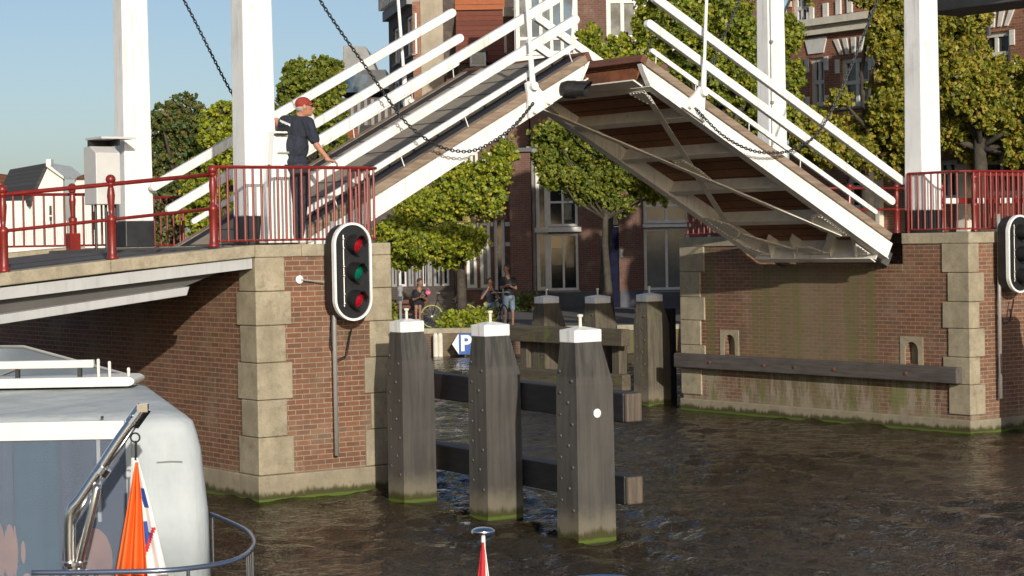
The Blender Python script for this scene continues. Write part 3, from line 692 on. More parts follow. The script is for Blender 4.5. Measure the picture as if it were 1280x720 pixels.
# ================================================================== RODS AND CHAINS
def tipb(px,sgn,s=4.8): return Vector(bal_tf(px,sgn)(s,0,0))
for tf,px,sgn,w,lab in ((tfL,.5,1,1.03,'slim white lifting rod of the left leaf, near side'),(tfL,.5,1,4.47,'slim white lifting rod of the left leaf, far side'),
                    (tfR,13.2,-1,1.03,'slim white lifting rod of the right leaf, near side'),(tfR,13.2,-1,4.47,'slim white lifting rod of the right leaf, far side')):
    a=Vector(tf(4.78,w,.04)); b=tipb(px,sgn); b.y=w
    t=Thing('lifting_rod',lab,'rod',a,FB,'rods lifting the leaves')
    m=MB(); d=(b-a).normalized(); m.tube([a,a+d*.40,a+d*.46,b],[.048,.040,.026,.024],10); t.part('rod',m,M['white'],smooth=False)
    m=MB(); m.tube([a+Vector((0,-.06,0)),a+Vector((0,.06,0))],.062,12); t.part('eye',m,M['white'])
def catpts(pts,step):
    P=[Vector(p) for p in pts]; out=[]
    n=len(P)
    for i in range(n-1):
        p0=P[max(i-1,0)];p1=P[i];p2=P[i+1];p3=P[min(i+2,n-1)]
        for k in range(20):
            t=k/20; out.append(.5*((2*p1)+(p2-p0)*t+(2*p0-5*p1+4*p2-p3)*t*t+(3*p1-p0-3*p2+p3)*t**3))
    out.append(P[-1])
    res=[out[0]]; acc=0
    for a,b in zip(out[:-1],out[1:]):
        L=(b-a).length; 
        while acc+L>=step:
            f=(step-acc)/L; a=a.lerp(b,f); res.append(a.copy()); L=(b-a).length; acc=0
        acc+=L
    return res
def chain(label,pts,th=.0085,link=.068):
    P=catpts(pts,link*.72); m=MB()
    for i in range(len(P)-1):
        c=(P[i]+P[i+1])/2; d=(P[i+1]-P[i]).normalized(); q=d.cross(Vector((0,1,0))).normalized(); r=d.cross(q)
        if i%2: q=r
        a=link*.5; b=link*.30; ring=[]
        for k in range(10):
            an=2*math.pi*k/10; ring.append(c+d*(a*math.cos(an))+q*(b*math.sin(an)))
        m.tube(ring,th,5,closed=True)
    return single('hanging_chain',m,M['chain'],label,'chain',tuple(pts[0]),FB,'chains hanging from the portals')
cl=[(.35,.86,8.6),(.85,.86,7.75),(1.50,.86,6.65),(2.36,.86,5.58),(2.85,.86,5.00),(3.30,.86,4.70),(3.70,.86,4.585),(4.12,.86,4.62),(4.70,.88,4.92),(5.24,1.03,5.33)]
chain('dark chain sagging in front of the left leaf hand rails',cl)
chain('dark chain seen against the sky between the two left posts',[(0.35,4.55,8.5),(.85,4.55,7.75),(1.40,4.55,6.90),(2.12,4.55,5.62),(2.6,4.5,4.95),(3.3,4.5,4.6),(4.1,4.5,4.6),(5.24,4.48,5.35)])
cr=[(13.2,.90,8.7),(12.75,.90,8.05),(12.22,.90,7.16),(11.46,.90,5.82),(10.9,.90,5.02),(10.4,.90,4.72),(9.93,.90,4.62),(9.35,.90,4.66),(8.75,.90,4.90),(8.30,1.03,5.34)]
chain('dark chain looping across the right leaf girder',cr)
chain('dark chain of the right leaf on its far side',[(p[0],4.55 if i<9 else 4.47,p[2]) for i,p in enumerate(cr)])

# ================================================================== TRAFFIC LIGHTS
def sig(x,y,z,poleb,label,lx):
    t=Thing('waterway_signal',label,'traffic light',(x,y,z),FB,'waterway signals on the piers')
    W,Hh=.285,.355   # half width, straight half height
    def oval(k,n=18):
        w=W*k if k<=1 else W+(k-1); pts=[]
        for i in range(n+1): a=math.pi*i/n; pts.append((x+w*math.cos(a),z+Hh+w*math.sin(a)))
        for i in range(n+1): a=math.pi+math.pi*i/n; pts.append((x+w*math.cos(a),z-Hh+w*math.sin(a)))
        return pts
    m=MB(); m.prism(oval(.94),'y',y-.0,y+.22); t.part('housing',m,M['black'],bevel=.01)
    m=MB(); o=oval(1.0); i_=oval(.895); n=len(o); vs=[(a,y-.045,b) for a,b in o]+[(a,y-.045,b) for a,b in i_]+[(a,y+.02,b) for a,b in o]+[(a,y+.02,b) for a,b in i_]
    fs=[]
    for k in range(n):
        j=(k+1)%n; fs += [(k,j,n+j,n+k),(2*n+k,3*n+k,3*n+j,2*n+j),(k,2*n+k,2*n+j,j),(n+k,n+j,3*n+j,3*n+k)]
    m.add(vs,fs); t.part('white_border',m,M['white'])
    m=MB(); m.prism(oval(.89),'y',y-.022,y+.005); t.part('face_plate',m,M['black'])
    for dz,mt in ((.36,'lens_red'),(0,'lens_green'),(-.36,'lens_red')):
        c=Vector((x+.03,y-.02,z+dz)); ax=Vector((0,-1,-.05)).normalized()
        m=MB(); m.lathe([(.125,-.01),(.125,.02),(.118,.03)],c,18,ax); u=t.part('lamp_unit',m,M['black'])
        m=MB(); m.lathe([(.105,.03),(.100,.045),(.07,.065),(.03,.075)],c,18,ax); t.part('lens',m,M[mt],u,smooth=True)
        m=MB(); visor(m,c,ax,.125,.235,Vector((-1,0,.75)),18); t.part('hood',m,M['black'],u)
    m=MB()
    for k in range(3):
        for s in (-.05,.07): m.ball((x-.135,y-.035,z+.36-k*.36+s),.016,8,6)
    m.tube([(x-.135,y-.03,z+.48),(x-.135,y-.03,z-.45)],.007,6); t.part('hinge_bolts',m,M['alu'])
    m=MB(); m.tube([(poleb[0],poleb[1],z+.66),(poleb[0],poleb[1],z-.1),poleb],.030,12); t.part('pole',m,M['alu'],smooth=True)
    for zz in (z+.25,z-.28): 
        m=MB(); m.box(x-.05,x+.0,y+.22,y+.34,zz-.03,zz+.03); t.part('wall_bracket',m,M['alu'])
    m=MB(); m.tube([(x-.02,y+.23,z-.1),(x-.16,y+.24,z-.50),(x-.19,y+.25,z-.95),(x-.10,y+.24,z-1.16),(x+.03,y+.22,z-1.1),(x+.10,y+.2,z-.75)],.012,6); t.part('cable',m,M['black'],smooth=True)
    return t
sig(1.21,-.36,2.93,(1.075,-.12,.52),'oval waterway traffic light with white rim on the left pier',1)
sig(13.78,-.69,2.93,(13.58,-.45,.55),'oval waterway traffic light with white rim on the right pier, cut by the photo edge',1)
t=Thing('wall_disc','small round white disc on a short arm on the brick of the left pier','wall fitting',(.72,-.0,2.86),FB)
m=MB(); m.lathe([(.05,0),(.055,.015),(.055,.03),(.03,.045)],(.62,-.005,2.84),14,(0,-1,0)); t.part('disc',m,M['white'],smooth=False)
m=MB(); m.tube([(.62,-.05,2.84),(.95,-.10,2.80)],.010,6); t.part('arm',m,M['alu'])

# ================================================================== CABINETS ON THE BRIDGE
cb=Thing('control_cabinet','pale grey control cabinet with open hood beside the far left portal post','cabinet',(-.25,4.4,3.3),FB)
m=MB(); m.prism([(4.02,3.92),(4.44,3.92),(4.44,4.76),(4.22,4.76),(4.02,4.66)],'x',-.36,.02) ; cb.part('box',m,M['grey_paint'],bevel=.012)
m=MB(); m.box(-.30,.24,3.95,4.5,4.86,4.89); cb.part('hood_lid',m,M['grey_paint'])
m=MB(); m.box(-.01,.02,4.02,4.42,4.765,4.855); m.box(-.3,-.011,4.40,4.43,4.765,4.855); cb.part('hood_side',m,M['black'])
for x in (-.30,-.14,.0):
    m=MB(); m.cyl((x,4.2,3.26),(x,4.2,3.925),.022,n=8); cb.part('leg',m,M['black'])
cs=Thing('operator_console','white steel operator console leaning against the left portal post','console',(.75,.5,TOPZ),FB)
m=MB(); m.hexa([(.42,.42,TOPZ+.02),(1.0,.42,TOPZ+.02),(1.0,.68,TOPZ+.02),(.42,.68,TOPZ+.02)],[(.58,.48,TOPZ+1.50),(.94,.48,TOPZ+1.50),(.94,.68,TOPZ+1.50),(.58,.68,TOPZ+1.50)]); cs.part('body',m,M['white'],bevel=.015)
m=MB(); m.box(.60,.86,.455,.50,TOPZ+1.50,TOPZ+1.55); m.box(.56,.74,.40,.47,TOPZ+1.44,TOPZ+1.465); cs.part('lever',m,M['black'],bevel=.006)
m=MB(); m.box(.60,.80,.43,.465,TOPZ+1.20,TOPZ+1.225); cs.part('handle',m,M['alu'])
m=MB(); m.box(.44,.46,.40,.43,TOPZ+.8,TOPZ+1.05); m.box(.70,.78,.435,.45,TOPZ+1.04,TOPZ+1.055); cs.part('latch',m,M['black'])
mr=Thing('round_lamp','round white dish lamp on a thin post behind the man in the red cap','lamp',(1.6,1.3-.3,TOPZ),FB)
cc=Vector((1.33,.98,TOPZ+1.70)); 
m=MB(); m.lathe([(.05,-.10),(.12,-.06),(.135,0),(.125,.012),(.0,.02)],cc,18,(-.3,-1,0)); mr.part('dish',m,M['grey_paint'],smooth=False)
m=MB(); m.tube([(1.33,1.05,TOPZ),(1.33,1.05,TOPZ+1.62)],.02,8); mr.part('post',m,M['alu'])
# ================================================================== FENDER POSTS
def pile(label,x,y,ztop,w,d,group,mat=M['pile'],spot=False,zc=.155,F=FB,n=5):
    t=Thing('mooring_post',label,'fender post',(x,y,0),F,group)
    k=.72; ox=-.042 if w>.4 else 0; zs=ztop-zc-.46
    def ring(a,b,z,ox=0): return [(x-a/2+ox,y-b/2,z),(x+a/2+ox,y-b/2,z),(x+a/2+ox,y+b/2,z),(x-a/2+ox,y+b/2,z)]
    m=MB(); m.hexa(ring(w*1.06,d*1.06,-1.2),ring(w,d,zs)); m.hexa(ring(w,d,zs),ring(w*k,d*k,ztop-zc,ox)); m.cur=1
    for i in range(7):
        z=.35+i*.235; m.ball((x-w/2-.008,y-d*.16+(.02 if i%2 else -.05),z),(.014,.02,.02),8,5); m.ball((x-w/2-.008,y+d*.28,z+.1),(.012,.017,.017),8,5)
    sh=t.part('shaft',m,[mat,M['slate']])
    m=MB(); m.hexa(ring(w*k+.012,d*k+.012,ztop-zc,ox),ring(w*k+.012,d*k+.012,ztop-.02,ox)); m.hexa(ring(w*k+.012,d*k+.012,ztop-.02,ox),ring(.06,.06,ztop+.015,ox)); cp=t.part('white_cap',m,M['white'],bevel=.008)
    m=MB(); m.lathe([(.018,0),(.018,.11),(.032,.125),(.032,.145),(.0,.15)],(x+ox,y,ztop),10); t.part('pin',m,M['cream'],cp)
    if spot:
        m=MB(); m.lathe([(.05,0),(.05,.008),(.0,.01)],(x+.02,y-d/2-.006,1.40),12,(0,-1,0)); t.part('paint_spot',m,M['white'])
    return t
G='big posts of the near fender row'
pile('dark fender post with white cap and round white spot, nearest of the front row',1.02,-5.54,2.33,.50,.37,G,spot=True)
pile('dark fender post with white cap standing in the middle of the front row',1.40,-3.28,2.32,.50,.37,G)
pile('dark fender post with split grain, at the pier end of the front row',1.53,-1.23,2.31,.48,.36,G)
wl=Thing('fender_frame','black timber wales bolted to short piles behind the front row of fender posts','fender frame',(1.8,-3.5,0),FB)
def rx(y,o): return 1.02+.118*(y+5.54)+o
def rbox(m,y0,y1,o0,o1,z0,z1): m.hexa([(rx(y0,o0),y0,z0),(rx(y0,o1),y0,z0),(rx(y1,o1),y1,z0),(rx(y1,o0),y1,z0)],[(rx(y0,o0),y0,z1),(rx(y0,o1),y0,z1),(rx(y1,o1),y1,z1),(rx(y1,o0),y1,z1)])
for z0,z1 in ((1.27,1.60),(.36,.68)):
    m=MB(); rbox(m,-5.74,-.30,.40,.63,z0,z1); w=wl.part('wale',m,M['wale'],bevel=.015)
    m=MB(); rbox(m,-5.81,-5.742,.405,.625,z0+.008,z1-.008); wl.part('cut_end',m,M['wale_end'],w,bevel=.02)
for y in (-5.15,-2.85,-.80):
    m=MB(); rbox(m,y-.12,y+.12,.275,.415,-1.2,1.75 if y>-5 else 1.5); wl.part('short_pile',m,M['old_post'] if y<-5 else M['wale'],bevel=.02)
# far row beyond the bridge
G='big posts of the far fender row'
pile('sunlit capped fender post next to the right pier corner, first of the far row',13.32,8.25,2.20,.56,.44,G,M['old_post'])
pile('half shaded capped fender post in the middle of the far row beyond the bridge',13.35,9.95,2.14,.56,.44,G,M['old_post'])
pile('shaded capped fender post at the far end of the row beyond the bridge',13.42,11.8,2.11,.56,.44,G,M['old_post'])
fw=Thing('fender_frame','mossy timber wales across the posts of the far fender row','fender frame',(13.6,10.5,0),FB)
for z0,z1 in ((1.16,1.50),(.28,.60)):
    m=MB(); m.box(12.80,13.02,8.55,12.75,z0,z1); fw.part('wale',m,M['old_wood'],bevel=.02)
for y in (9.05,12.2):
    m=MB(); m.box(13.03,13.25,y-.12,y+.12,-1.2,1.4); fw.part('short_pile',m,M['old_post'],bevel=.02)
pile('grey capped post under the left bridge span at the photo edge',-4.0,-.55,2.43,.34,.34,None,M['lead'],zc=.085)

pile('dark fender post before the right pier, standing just beyond the photo edge',13.42,-1.75,2.31,.50,.37,None)
m=MB(); m.box(13.16-.02,13.4-.02,-1.9,-1.45,1.27,1.60); 
single('wale_stub',m,M['wale'],'stub of timber wale bolted to the fender post before the right pier','timber',(13.26,-1.7,1.4),FB,bevel=.015)
m=MB(); m.box(13.66,13.80,8.06,8.46,-1.2,1.9); single('rubber_fender',m,M['rubber'],'black rubbing plank on the right side of the sunlit far fender post','fender',(13.73,8.26,0),FB,bevel=.02)
# ================================================================== GROUND, WATER, STREET
def sheet(name,pts,z,mat,kind='structure'):
    m=MB(); m.add([(x,y,z) for x,y in pts],[tuple(range(len(pts)))])
    me=m.mesh(name,fix=False); o=finish(name,me,mat); o['kind']=kind
    if me.polygons[0].normal.z<0: me.flip_normals()
    return o
def wave_height(X,Y,seed=5):
    g=np.random.default_rng(seed); Z=np.zeros_like(X)
    for i in range(64):
        lam=.20*(1.5/.20)**g.random(); th=g.normal(1.35,.8); k=2*np.pi/lam
        Z+=.0027*(lam/.5)**.9*np.sin(k*(np.cos(th)*X+np.sin(th)*Y)+g.uniform(0,6.28))
    return Z
def water():
    x0,x1,y0,y1,dxy=-9.,20.,17.,62.,.058
    xs=np.arange(x0,x1+1e-6,dxy); ys=np.arange(y0,y1+1e-6,dxy); X,Y=np.meshgrid(xs,ys)
    patch=.75+.6*np.sin(.45*X+.7*Y+1)*np.sin(.8*X-.35*Y)+.3*np.sin(.21*X+.3*Y)+.5*np.clip((27-Y)/7,0,1)
    e=np.minimum.reduce([X-xs[0],xs[-1]-X,Y-ys[0],ys[-1]-Y]); fade=np.clip(e/1.5,0,1)
    Z=np.clip(wave_height(X,Y)*np.clip(patch,.28,1.9)*fade,-.045,.05)
    n,mm=X.shape; co=np.stack([X,Y,Z],-1).reshape(-1,3)
    idx=np.arange(n*mm).reshape(n,mm); q=np.stack([idx[:-1,:-1],idx[:-1,1:],idx[1:,1:],idx[1:,:-1]],-1).reshape(-1,4)
    a,b,c,d_=xs[0],xs[-1],ys[0],ys[-1]; A,B,Cc,D=-400.,400.,-60.,900.
    ext=np.array([[A,Cc,0],[B,Cc,0],[B,D,0],[A,D,0]]); k=len(co); co=np.vstack([co,ext])
    cr=[idx[0,0],idx[0,-1],idx[-1,-1],idx[-1,0]]
    rim=[np.array(idx[0,:]),np.array(idx[:,-1]),np.array(idx[-1,::-1]),np.array(idx[::-1,0])]
    loops=q.reshape(-1); starts=list(range(0,len(loops),4)); tot=[4]*len(q); ex=[]
    for i,r in enumerate(rim):
        poly=list(r[::-1])+[k+i,k+(i+1)%4]; starts.append(len(loops)+len(ex)); tot.append(len(poly)); ex+=poly
    loops=np.concatenate([loops,np.array(ex)]).astype(np.int32)
    me=bpy.data.meshes.new('water'); me.vertices.add(len(co)); me.vertices.foreach_set('co',co.reshape(-1))
    me.loops.add(len(loops)); me.loops.foreach_set('vertex_index',loops)
    me.polygons.add(len(starts)); me.polygons.foreach_set('loop_start',np.array(starts,dtype=np.int32)); me.polygons.foreach_set('loop_total',np.array(tot,dtype=np.int32))
    me.update(calc_edges=True); me.polygons.foreach_set('use_smooth',[True]*len(q)+[False]*4)
    o=finish('water',me,M['water']); o['kind']='structure'
water()
sheet('canal_bed',[(-400,-60),(400,-60),(400,900),(-400,900)],-2.5,plain('mud',(.03,.025,.015),.9))
QY=60.0; SZ=.75
# street sheet beyond the quay, and the bank on the left behind the bridge
m=MB(); m.box(-11.5,60,QY+.3,400,-1.0,SZ); o=single('street',m,M['street'],None,None,kind='structure')
m=MB(); m.box(-90,-11.6,44,400,-1.0,2.3); o=single('left_bank',m,M['street'],None,None,kind='structure')
m=MB(); m.box(-60,60,-40,-1.5,-1,1.3); o=single('near_bank',m,M['street'],None,None,kind='structure')
m=MB(); x=-11.5
while x<22: m.box(x,x+.996,QY,QY+.42,SZ-.10,SZ+.05); x+=1.0
q=Thing('quay_wall','low brick quay wall with stone edge along the far street','quay wall',(0,QY,0),FW)
q.part('stone_edge',m,M['coping'],bevel=.01)
m=MB(); m.box(-11.5,22,QY+.03,QY+.295,-1.2,SZ-.103); q.part('brick_face',m,M['quay_brick'])
# right approach bank (behind the right pier)
m=MB(); m.box(17.51,60,-.33,6.9,-1,TOPZ-.10)
o=single('right_approach',m,M['brick_pier'],None,None,(0,0,0),FB,kind='structure')
m=MB(); m.box(13.7,60,.36,5.38,TOPZ+.002,TOPZ+.012); o=single('approach_road',m,M['asphalt'],None,None,(0,0,0),FB,kind='structure')

# ================================================================== HOUSES
def wall(t,x0,x1,z0,z1,holes,mat,y=0.,th=.35,name='wall',parent=None):
    """wall with real openings; holes (x0,x1,z0,z1)"""
    xs=sorted({x0,x1,*[min(max(h[i],x0),x1) for h in holes for i in (0,1)]}); m=MB()
    for a,b in zip(xs[:-1],xs[1:]):
        if b-a<1e-4: continue
        cut=sorted([(h[2],h[3]) for h in holes if h[0]<=a+1e-6 and h[1]>=b-1e-6]); z=z0
        for c,d in cut:
            if c>z: m.box(a,b,y,y+th,z,c)
            z=max(z,d)
        if z<z1: m.box(a,b,y,y+th,z,z1)
    return t.part(name,m,mat,parent)
def window(t,x0,x1,z0,z1,nx=2,zs=(),fw=.09,pane='glass',frame='frame_white',y=0.,rec=.14,sill=True,parent=None,cur=None):
    m=MB(); yy=y+rec
    m.box(x0,x1,yy-.05,yy+.03,z0,z0+fw); m.box(x0,x1,yy-.05,yy+.03,z1-fw,z1)
    m.box(x0,x0+fw,yy-.05,yy+.03,z0+fw,z1-fw); m.box(x1-fw,x1,yy-.05,yy+.03,z0+fw,z1-fw)
    w=(x1-x0-fw*2)
    for i in range(1,nx): c=x0+fw+w*i/nx; m.box(c-fw*.42,c+fw*.42,yy-.035,yy+.02,z0+fw,z1-fw)
    for f in zs: c=z0+(z1-z0)*f; m.box(x0+fw,x1-fw,yy-.045,yy+.01,c-fw*.42,c+fw*.42)
    f=t.part('window',m,M[frame],parent)
    m=MB(); m.box(x0+.02,x1-.02,yy+.035,yy+.05,z0+.02,z1-.02); t.part('pane',m,M[pane],f)
    if cur:
        m=MB()
        for (a,b,c,d) in cur: 
            m.box(x0+(x1-x0)*a,x0+(x1-x0)*b,yy+.024,yy+.033,z0+(z1-z0)*c,z0+(z1-z0)*d)
        t.part('curtain',m,M['glass_curtain'],f)
    if sill:
        m=MB(); m.box(x0-.06,x1+.06,y-.08,y+rec-.051,z0-.07,z0-.004); t.part('sill',m,M['lead'],f)
    return f
def gable_roof(t,x0,x1,y0,y1,z0,h,mat,over=.3,axis='x',name='roof'):
    m=MB()
    if axis=='x':
        c=(y0+y1)/2; m.prism([(y0-over,z0-.05),(y1+over,z0-.05),(c,z0+h)],'x',x0-over,x1+over)
    else:
        c=(x0+x1)/2; m.prism([(x0-over,z0-.05),(x1+over,z0-.05),(c,z0+h)],'y',y0-over,y1+over)
    return t.part(name,m,mat)
def px(x,y,Y):     # survey a point on a frontal plane
    q=hit(x,y,FW,y=Y); return q.x,q.z
HY=77.
def wx(x,Y=HY): return px(x,320,Y)[0]
def wz(y,x=760,Y=HY): return px(x,y,Y)[1]
# -- the wide brick house behind the piles ---------------------------------
h=Thing('town_house','wide dark brick house with tall white windows and a dark blue door','house',(wx(755),HY,SZ),FW)
ZT=12.4
def wr(a,b,c,d): return (wx(a),wx(b),wz(d,(a+b)/2),wz(c,(a+b)/2))
g1=wr(686,723,292,363); g1b=wr(686,723,196,283); g0=wr(671,686,196,363)
dr=wr(757,774,283,387); tr=wr(757,774,262,281)
g2=wr(805,862,285,363); g2b=wr(805,862,205,279); g3=wr(885,940,285,363); g3b=wr(885,940,205,279)
u1=wr(763,803,-2,62); u2=wr(808,842,-2,62); u3=wr(860,900,-2,62)
holes=[g1,g1b,g0,dr,tr,g2,g2b,g3,g3b,u1,u2,u3]
wall(h,wx(666),wx(965),SZ,ZT,holes,M['house_brick'],y=HY)
m=MB(); m.box(wx(666),wx(965),HY+.36,HY+9,SZ,ZT); h.part('rear_walls',m,M['house_brick_dark'])
m=MB(); m.box(wx(668),wx(756),HY-.06,HY-.002,SZ,SZ+.62); m.box(wx(775),wx(962),HY-.06,HY-.002,SZ,SZ+.62); h.part('plinth',m,M['plinth'])
window(h,*g1,2,(),y=HY,pane='glass',cur=[(0.1,.46,.45,.75),(.6,.85,.4,.8)]); window(h,*g1b,2,(.35,),y=HY,cur=[(.55,.8,.1,.5)],sill=False)
window(h,*g0,1,(.43,),y=HY,pane='glass_curtain',sill=False,fw=.13)
window(h,*g2,2,(),y=HY,pane='glass_blind',fw=.11); window(h,*g2b,2,(.3,),y=HY,pane='glass_blind',fw=.11,sill=False)
window(h,*g3,2,(),y=HY,pane='glass_blind',fw=.11); window(h,*g3b,2,(.3,),y=HY,pane='glass',fw=.11,sill=False)
for q in (u1,u2,u3): window(h,*q,2,(.25,),y=HY,pane='glass_curtain' if q is u1 else 'glass_blue',fw=.16)
for a_,b_2,c_,d_ in ((668,727,290,284),(804,864,284,280),(884,942,284,280)):
    m=MB(); m.box(wx(a_),wx(b_2),HY-.14,HY-.002,wz(c_,(a_+b_2)/2),wz(d_,(a_+b_2)/2)); h.part('band',m,M['frame_white'])
m=MB(); m.box(dr[0],dr[1],HY+.10,HY+.16,SZ,dr[3]); d=h.part('door',m,M['door']); 
m=MB(); m.box(dr[0]-.03,dr[0]+.07,HY+.0,HY+.09,SZ,tr[3]); m.box(tr[0]+.07,tr[1],HY+.0,HY+.12,tr[2]-.07,tr[2]); h.part('door_frame',m,M['frame_white'],d)
m=MB(); m.box(tr[0],tr[1],HY+.12,HY+.15,tr[2],tr[3]); h.part('transom_pane',m,M['glass_blind'],d)
m=MB(); m.box(wx(775.5),wx(779),HY-.05,HY-.003,wz(322),wz(312)); h.part('letter_box',m,M['lead'])
m=MB(); m.box(wx(660),wx(715),HY-1.0,HY-.002,wz(192,690),wz(184,690)); h.part('balcony_beam',m,M['lead'])
m=MB(); m.box(wx(806),wx(860),HY-.9,HY-.002,wz(68,830),wz(62,830)); h.part('balcony_slab',m,M['frame_white'])
for x in (667.5,):
    m=MB(); m.cyl((wx(x),HY-.1,SZ),(wx(x),HY-.1,wz(196,x)),.06,n=8); h.part('drain_pipe',m,M['lead'])
m=MB(); m.box(wx(666)-.2,wx(965)+.2,HY-.3,HY+9.2,ZT+.002,ZT+.4); h.part('cornice',m,M['frame_white'])
gable_roof(h,wx(666),wx(965),HY,HY+9,ZT+.45,2.2,M['roof_dark'])
# glazed bay of the same house, upper floors on the left
b0,b1=wx(648),wx(726); zb=wz(72,690)
m=MB(); m.box(b0,b1,HY-1.1,HY-.004,zb-.45,zb); bay=h.part('bay_base',m,M['frame_white'],bevel=.02)
for f in range(2):
    z0=zb+.003+f*2.45
    window(h,b0+.05,b1-.05,z0,z0+2.4,5,(.25,),fw=.14,pane='glass_blue',y=HY-1.24,rec=.14,sill=False,parent=bay,cur=[(.05,.17,.0,.9),(.40,.48,0,1),(.52,.6,0,.9)] if f==0 else None)
m=MB(); m.box(b0,b0+.1,HY-1.0,HY-.004,zb,zb+4.9); m.box(b1-.1,b1,HY-1.0,HY-.004,zb,zb+4.9); h.part('bay_cheek',m,M['frame_white'],bay)
m=MB(); m.box(b0-.1,b1+.1,HY-1.2,HY-.004,zb+4.91,zb+5.2); h.part('bay_roof',m,M['lead'],bay)
# projecting brick wing at the left of it
h=Thing('town_house','plain windowless brown brick house wing catching sun at its right edge','house',(wx(652),HY-1.5,SZ),FW)
m=MB(); m.box(wx(638,HY-1.5),wx(665,HY-1.5),HY-1.5,HY+6,SZ,wz(190,650,HY-1.5)); h.part('wall',m,M['house_brick'])
m=MB(); m.box(wx(636,HY-1.5),wx(667,HY-1.5),HY-1.65,HY+6,wz(190,650,HY-1.5)+.003,wz(185,650,HY-1.5)); h.part('coping',m,M['slate'])
m=MB(); m.box(wx(638,HY-1.5),wx(665,HY-1.5),HY+1.0,HY+6.0,wz(185,650,HY-1.5)+.003,wz(12,650,HY-1.5)); h.part('upper_wall',m,M['house_brick'])
m=MB(); m.box(wx(634,HY-1.5),wx(668,HY-1.5),HY+.7,HY+6,wz(12,650,HY-1.5)+.003,wz(0,650,HY-1.5)); h.part('eaves',m,M['render_beige'])
# -- narrow house with arched windows and white stripes ----------------------
Y2=79.; 
h=Thing('town_house','narrow brick house with arched tall windows and white stone bands and keystones','house',(wx(588,Y2),Y2,SZ),FW)
def w2(a,b,c,d): return (wx(a,Y2),wx(b,Y2),wz(d,590,Y2),wz(c,590,Y2))
op=[w2(583,596,278,360),w2(600,613,278,360),w2(618,631,272,384)]; op2=[w2(583,600,190,243),w2(607,631,190,243)]
wall(h,wx(568,Y2),wx(640,Y2),SZ,wz(175,590,Y2),op+op2,M['house_brick'],y=Y2)
for i,q in enumerate(op): window(h,*q,1,(.62,),fw=.12,y=Y2,pane='glass_curtain' if i<2 else 'glass',sill=i<2)
for q in op2: window(h,*q,2,(.5,),fw=.12,y=Y2)
m=MB()
for z in (281,306): 
    for a,b in ((568,582),(597,599),(614,617),(632,640)): m.box(wx(a,Y2),wx(b,Y2),Y2-.03,Y2-.002,wz(z+2.5,590,Y2),wz(z-2.5,590,Y2))
h.part('stone_band',m,M['frame_white'])
for c in (589.5,606.5,624.5):
    m=MB(); x=wx(c,Y2); z=wz(276,590,Y2); r=.24
    m.prism([(x-.33,z+.02),(x-.27,z+.25),(x-.1,z+.40),(x+.1,z+.40),(x+.27,z+.25),(x+.33,z+.02)],'y',Y2-.04,Y2-.003); h.part('arch',m,M['house_brick_orange'])
    m=MB(); m.prism([(x-.08,z+.2),(x+.08,z+.2),(x+.13,z+.75),(x-.13,z+.75)],'y',Y2-.08,Y2-.041); h.part('keystone',m,M['frame_white'])
m=MB(); m.box(wx(566,Y2),wx(637,Y2),Y2-.3,Y2-.002,wz(250,590,Y2),wz(245,590,Y2)); h.part('string_course',m,M['frame_white'])
m=MB(); m.box(wx(566,Y2),wx(642,Y2),Y2-.35,Y2+.3,wz(175,590,Y2)+.002,wz(170,590,Y2)); h.part('cornice',m,M['frame_white'])
m=MB(); m.box(wx(568,Y2),wx(640,Y2),Y2+.36,Y2+8,SZ,wz(176,590,Y2)); h.part('rear_walls',m,M['house_brick_dark'])
gable_roof(h,wx(568,Y2),wx(640,Y2),Y2,Y2+8,wz(170,590,Y2)+.1,2.4,M['roof_red'])
# -- dark glazed front with many pale mullions ---------------------------------
Y3=78.
h=Thing('town_house','low house with a dark front of many tall pale upright mullions behind the bench','house',(wx(515,Y3),Y3,SZ),FW)
xs=[470,479,488,497,509,518,527,533,541,551,562]
hl=[(wx(a+1,Y3),wx(b-1,Y3),wz(358,515,Y3),wz(292,515,Y3)) for a,b in zip(xs[:-1],xs[1:])]
wall(h,wx(455,Y3),wx(567,Y3),SZ,wz(225,515,Y3),hl,M['house_brick_dark'],y=Y3)
for i,q in enumerate(hl): window(h,*q,1,(),fw=.085,y=Y3,pane='glass_blind' if i in (4,5,6) else 'glass',frame='lead' if i%3 else 'grey_paint',sill=False)
m=MB(); m.box(wx(455,Y3),wx(567,Y3),Y3-.35,Y3+.5,wz(225,515,Y3)+.002,wz(219,515,Y3)); h.part('cornice',m,M['lead'])
m=MB(); m.box(wx(455,Y3),wx(567,Y3),Y3+.36,Y3+7,SZ,wz(226,515,Y3)); h.part('rear_walls',m,M['house_brick_dark'])
gable_roof(h,wx(455,Y3),wx(567,Y3),Y3,Y3+7,wz(219,515,Y3)+.1,2.0,M['roof_dark'])
# -- orange roofed shed roof seen between the rails ------------------------------
Y9=86.
h=Thing('small_house','small house with bright orange tiled roof glimpsed between the hand rails','house',(wx(412,Y9),Y9,2.3),FW)
m=MB(); m.box(wx(385,Y9),wx(442,Y9),Y9,Y9+4,2.3,wz(205,412,Y9)); h.part('wall',m,M['house_brick_dark'])
m=MB(); x0,x1=wx(380,Y9),wx(446,Y9); z0,z1=wz(208,412,Y9),wz(158,412,Y9); m.prism([(Y9-.4,z0),(Y9+4.4,z0),(Y9+2,z1)],'x',x0,x1); h.part('roof',m,M['roof_orange'])
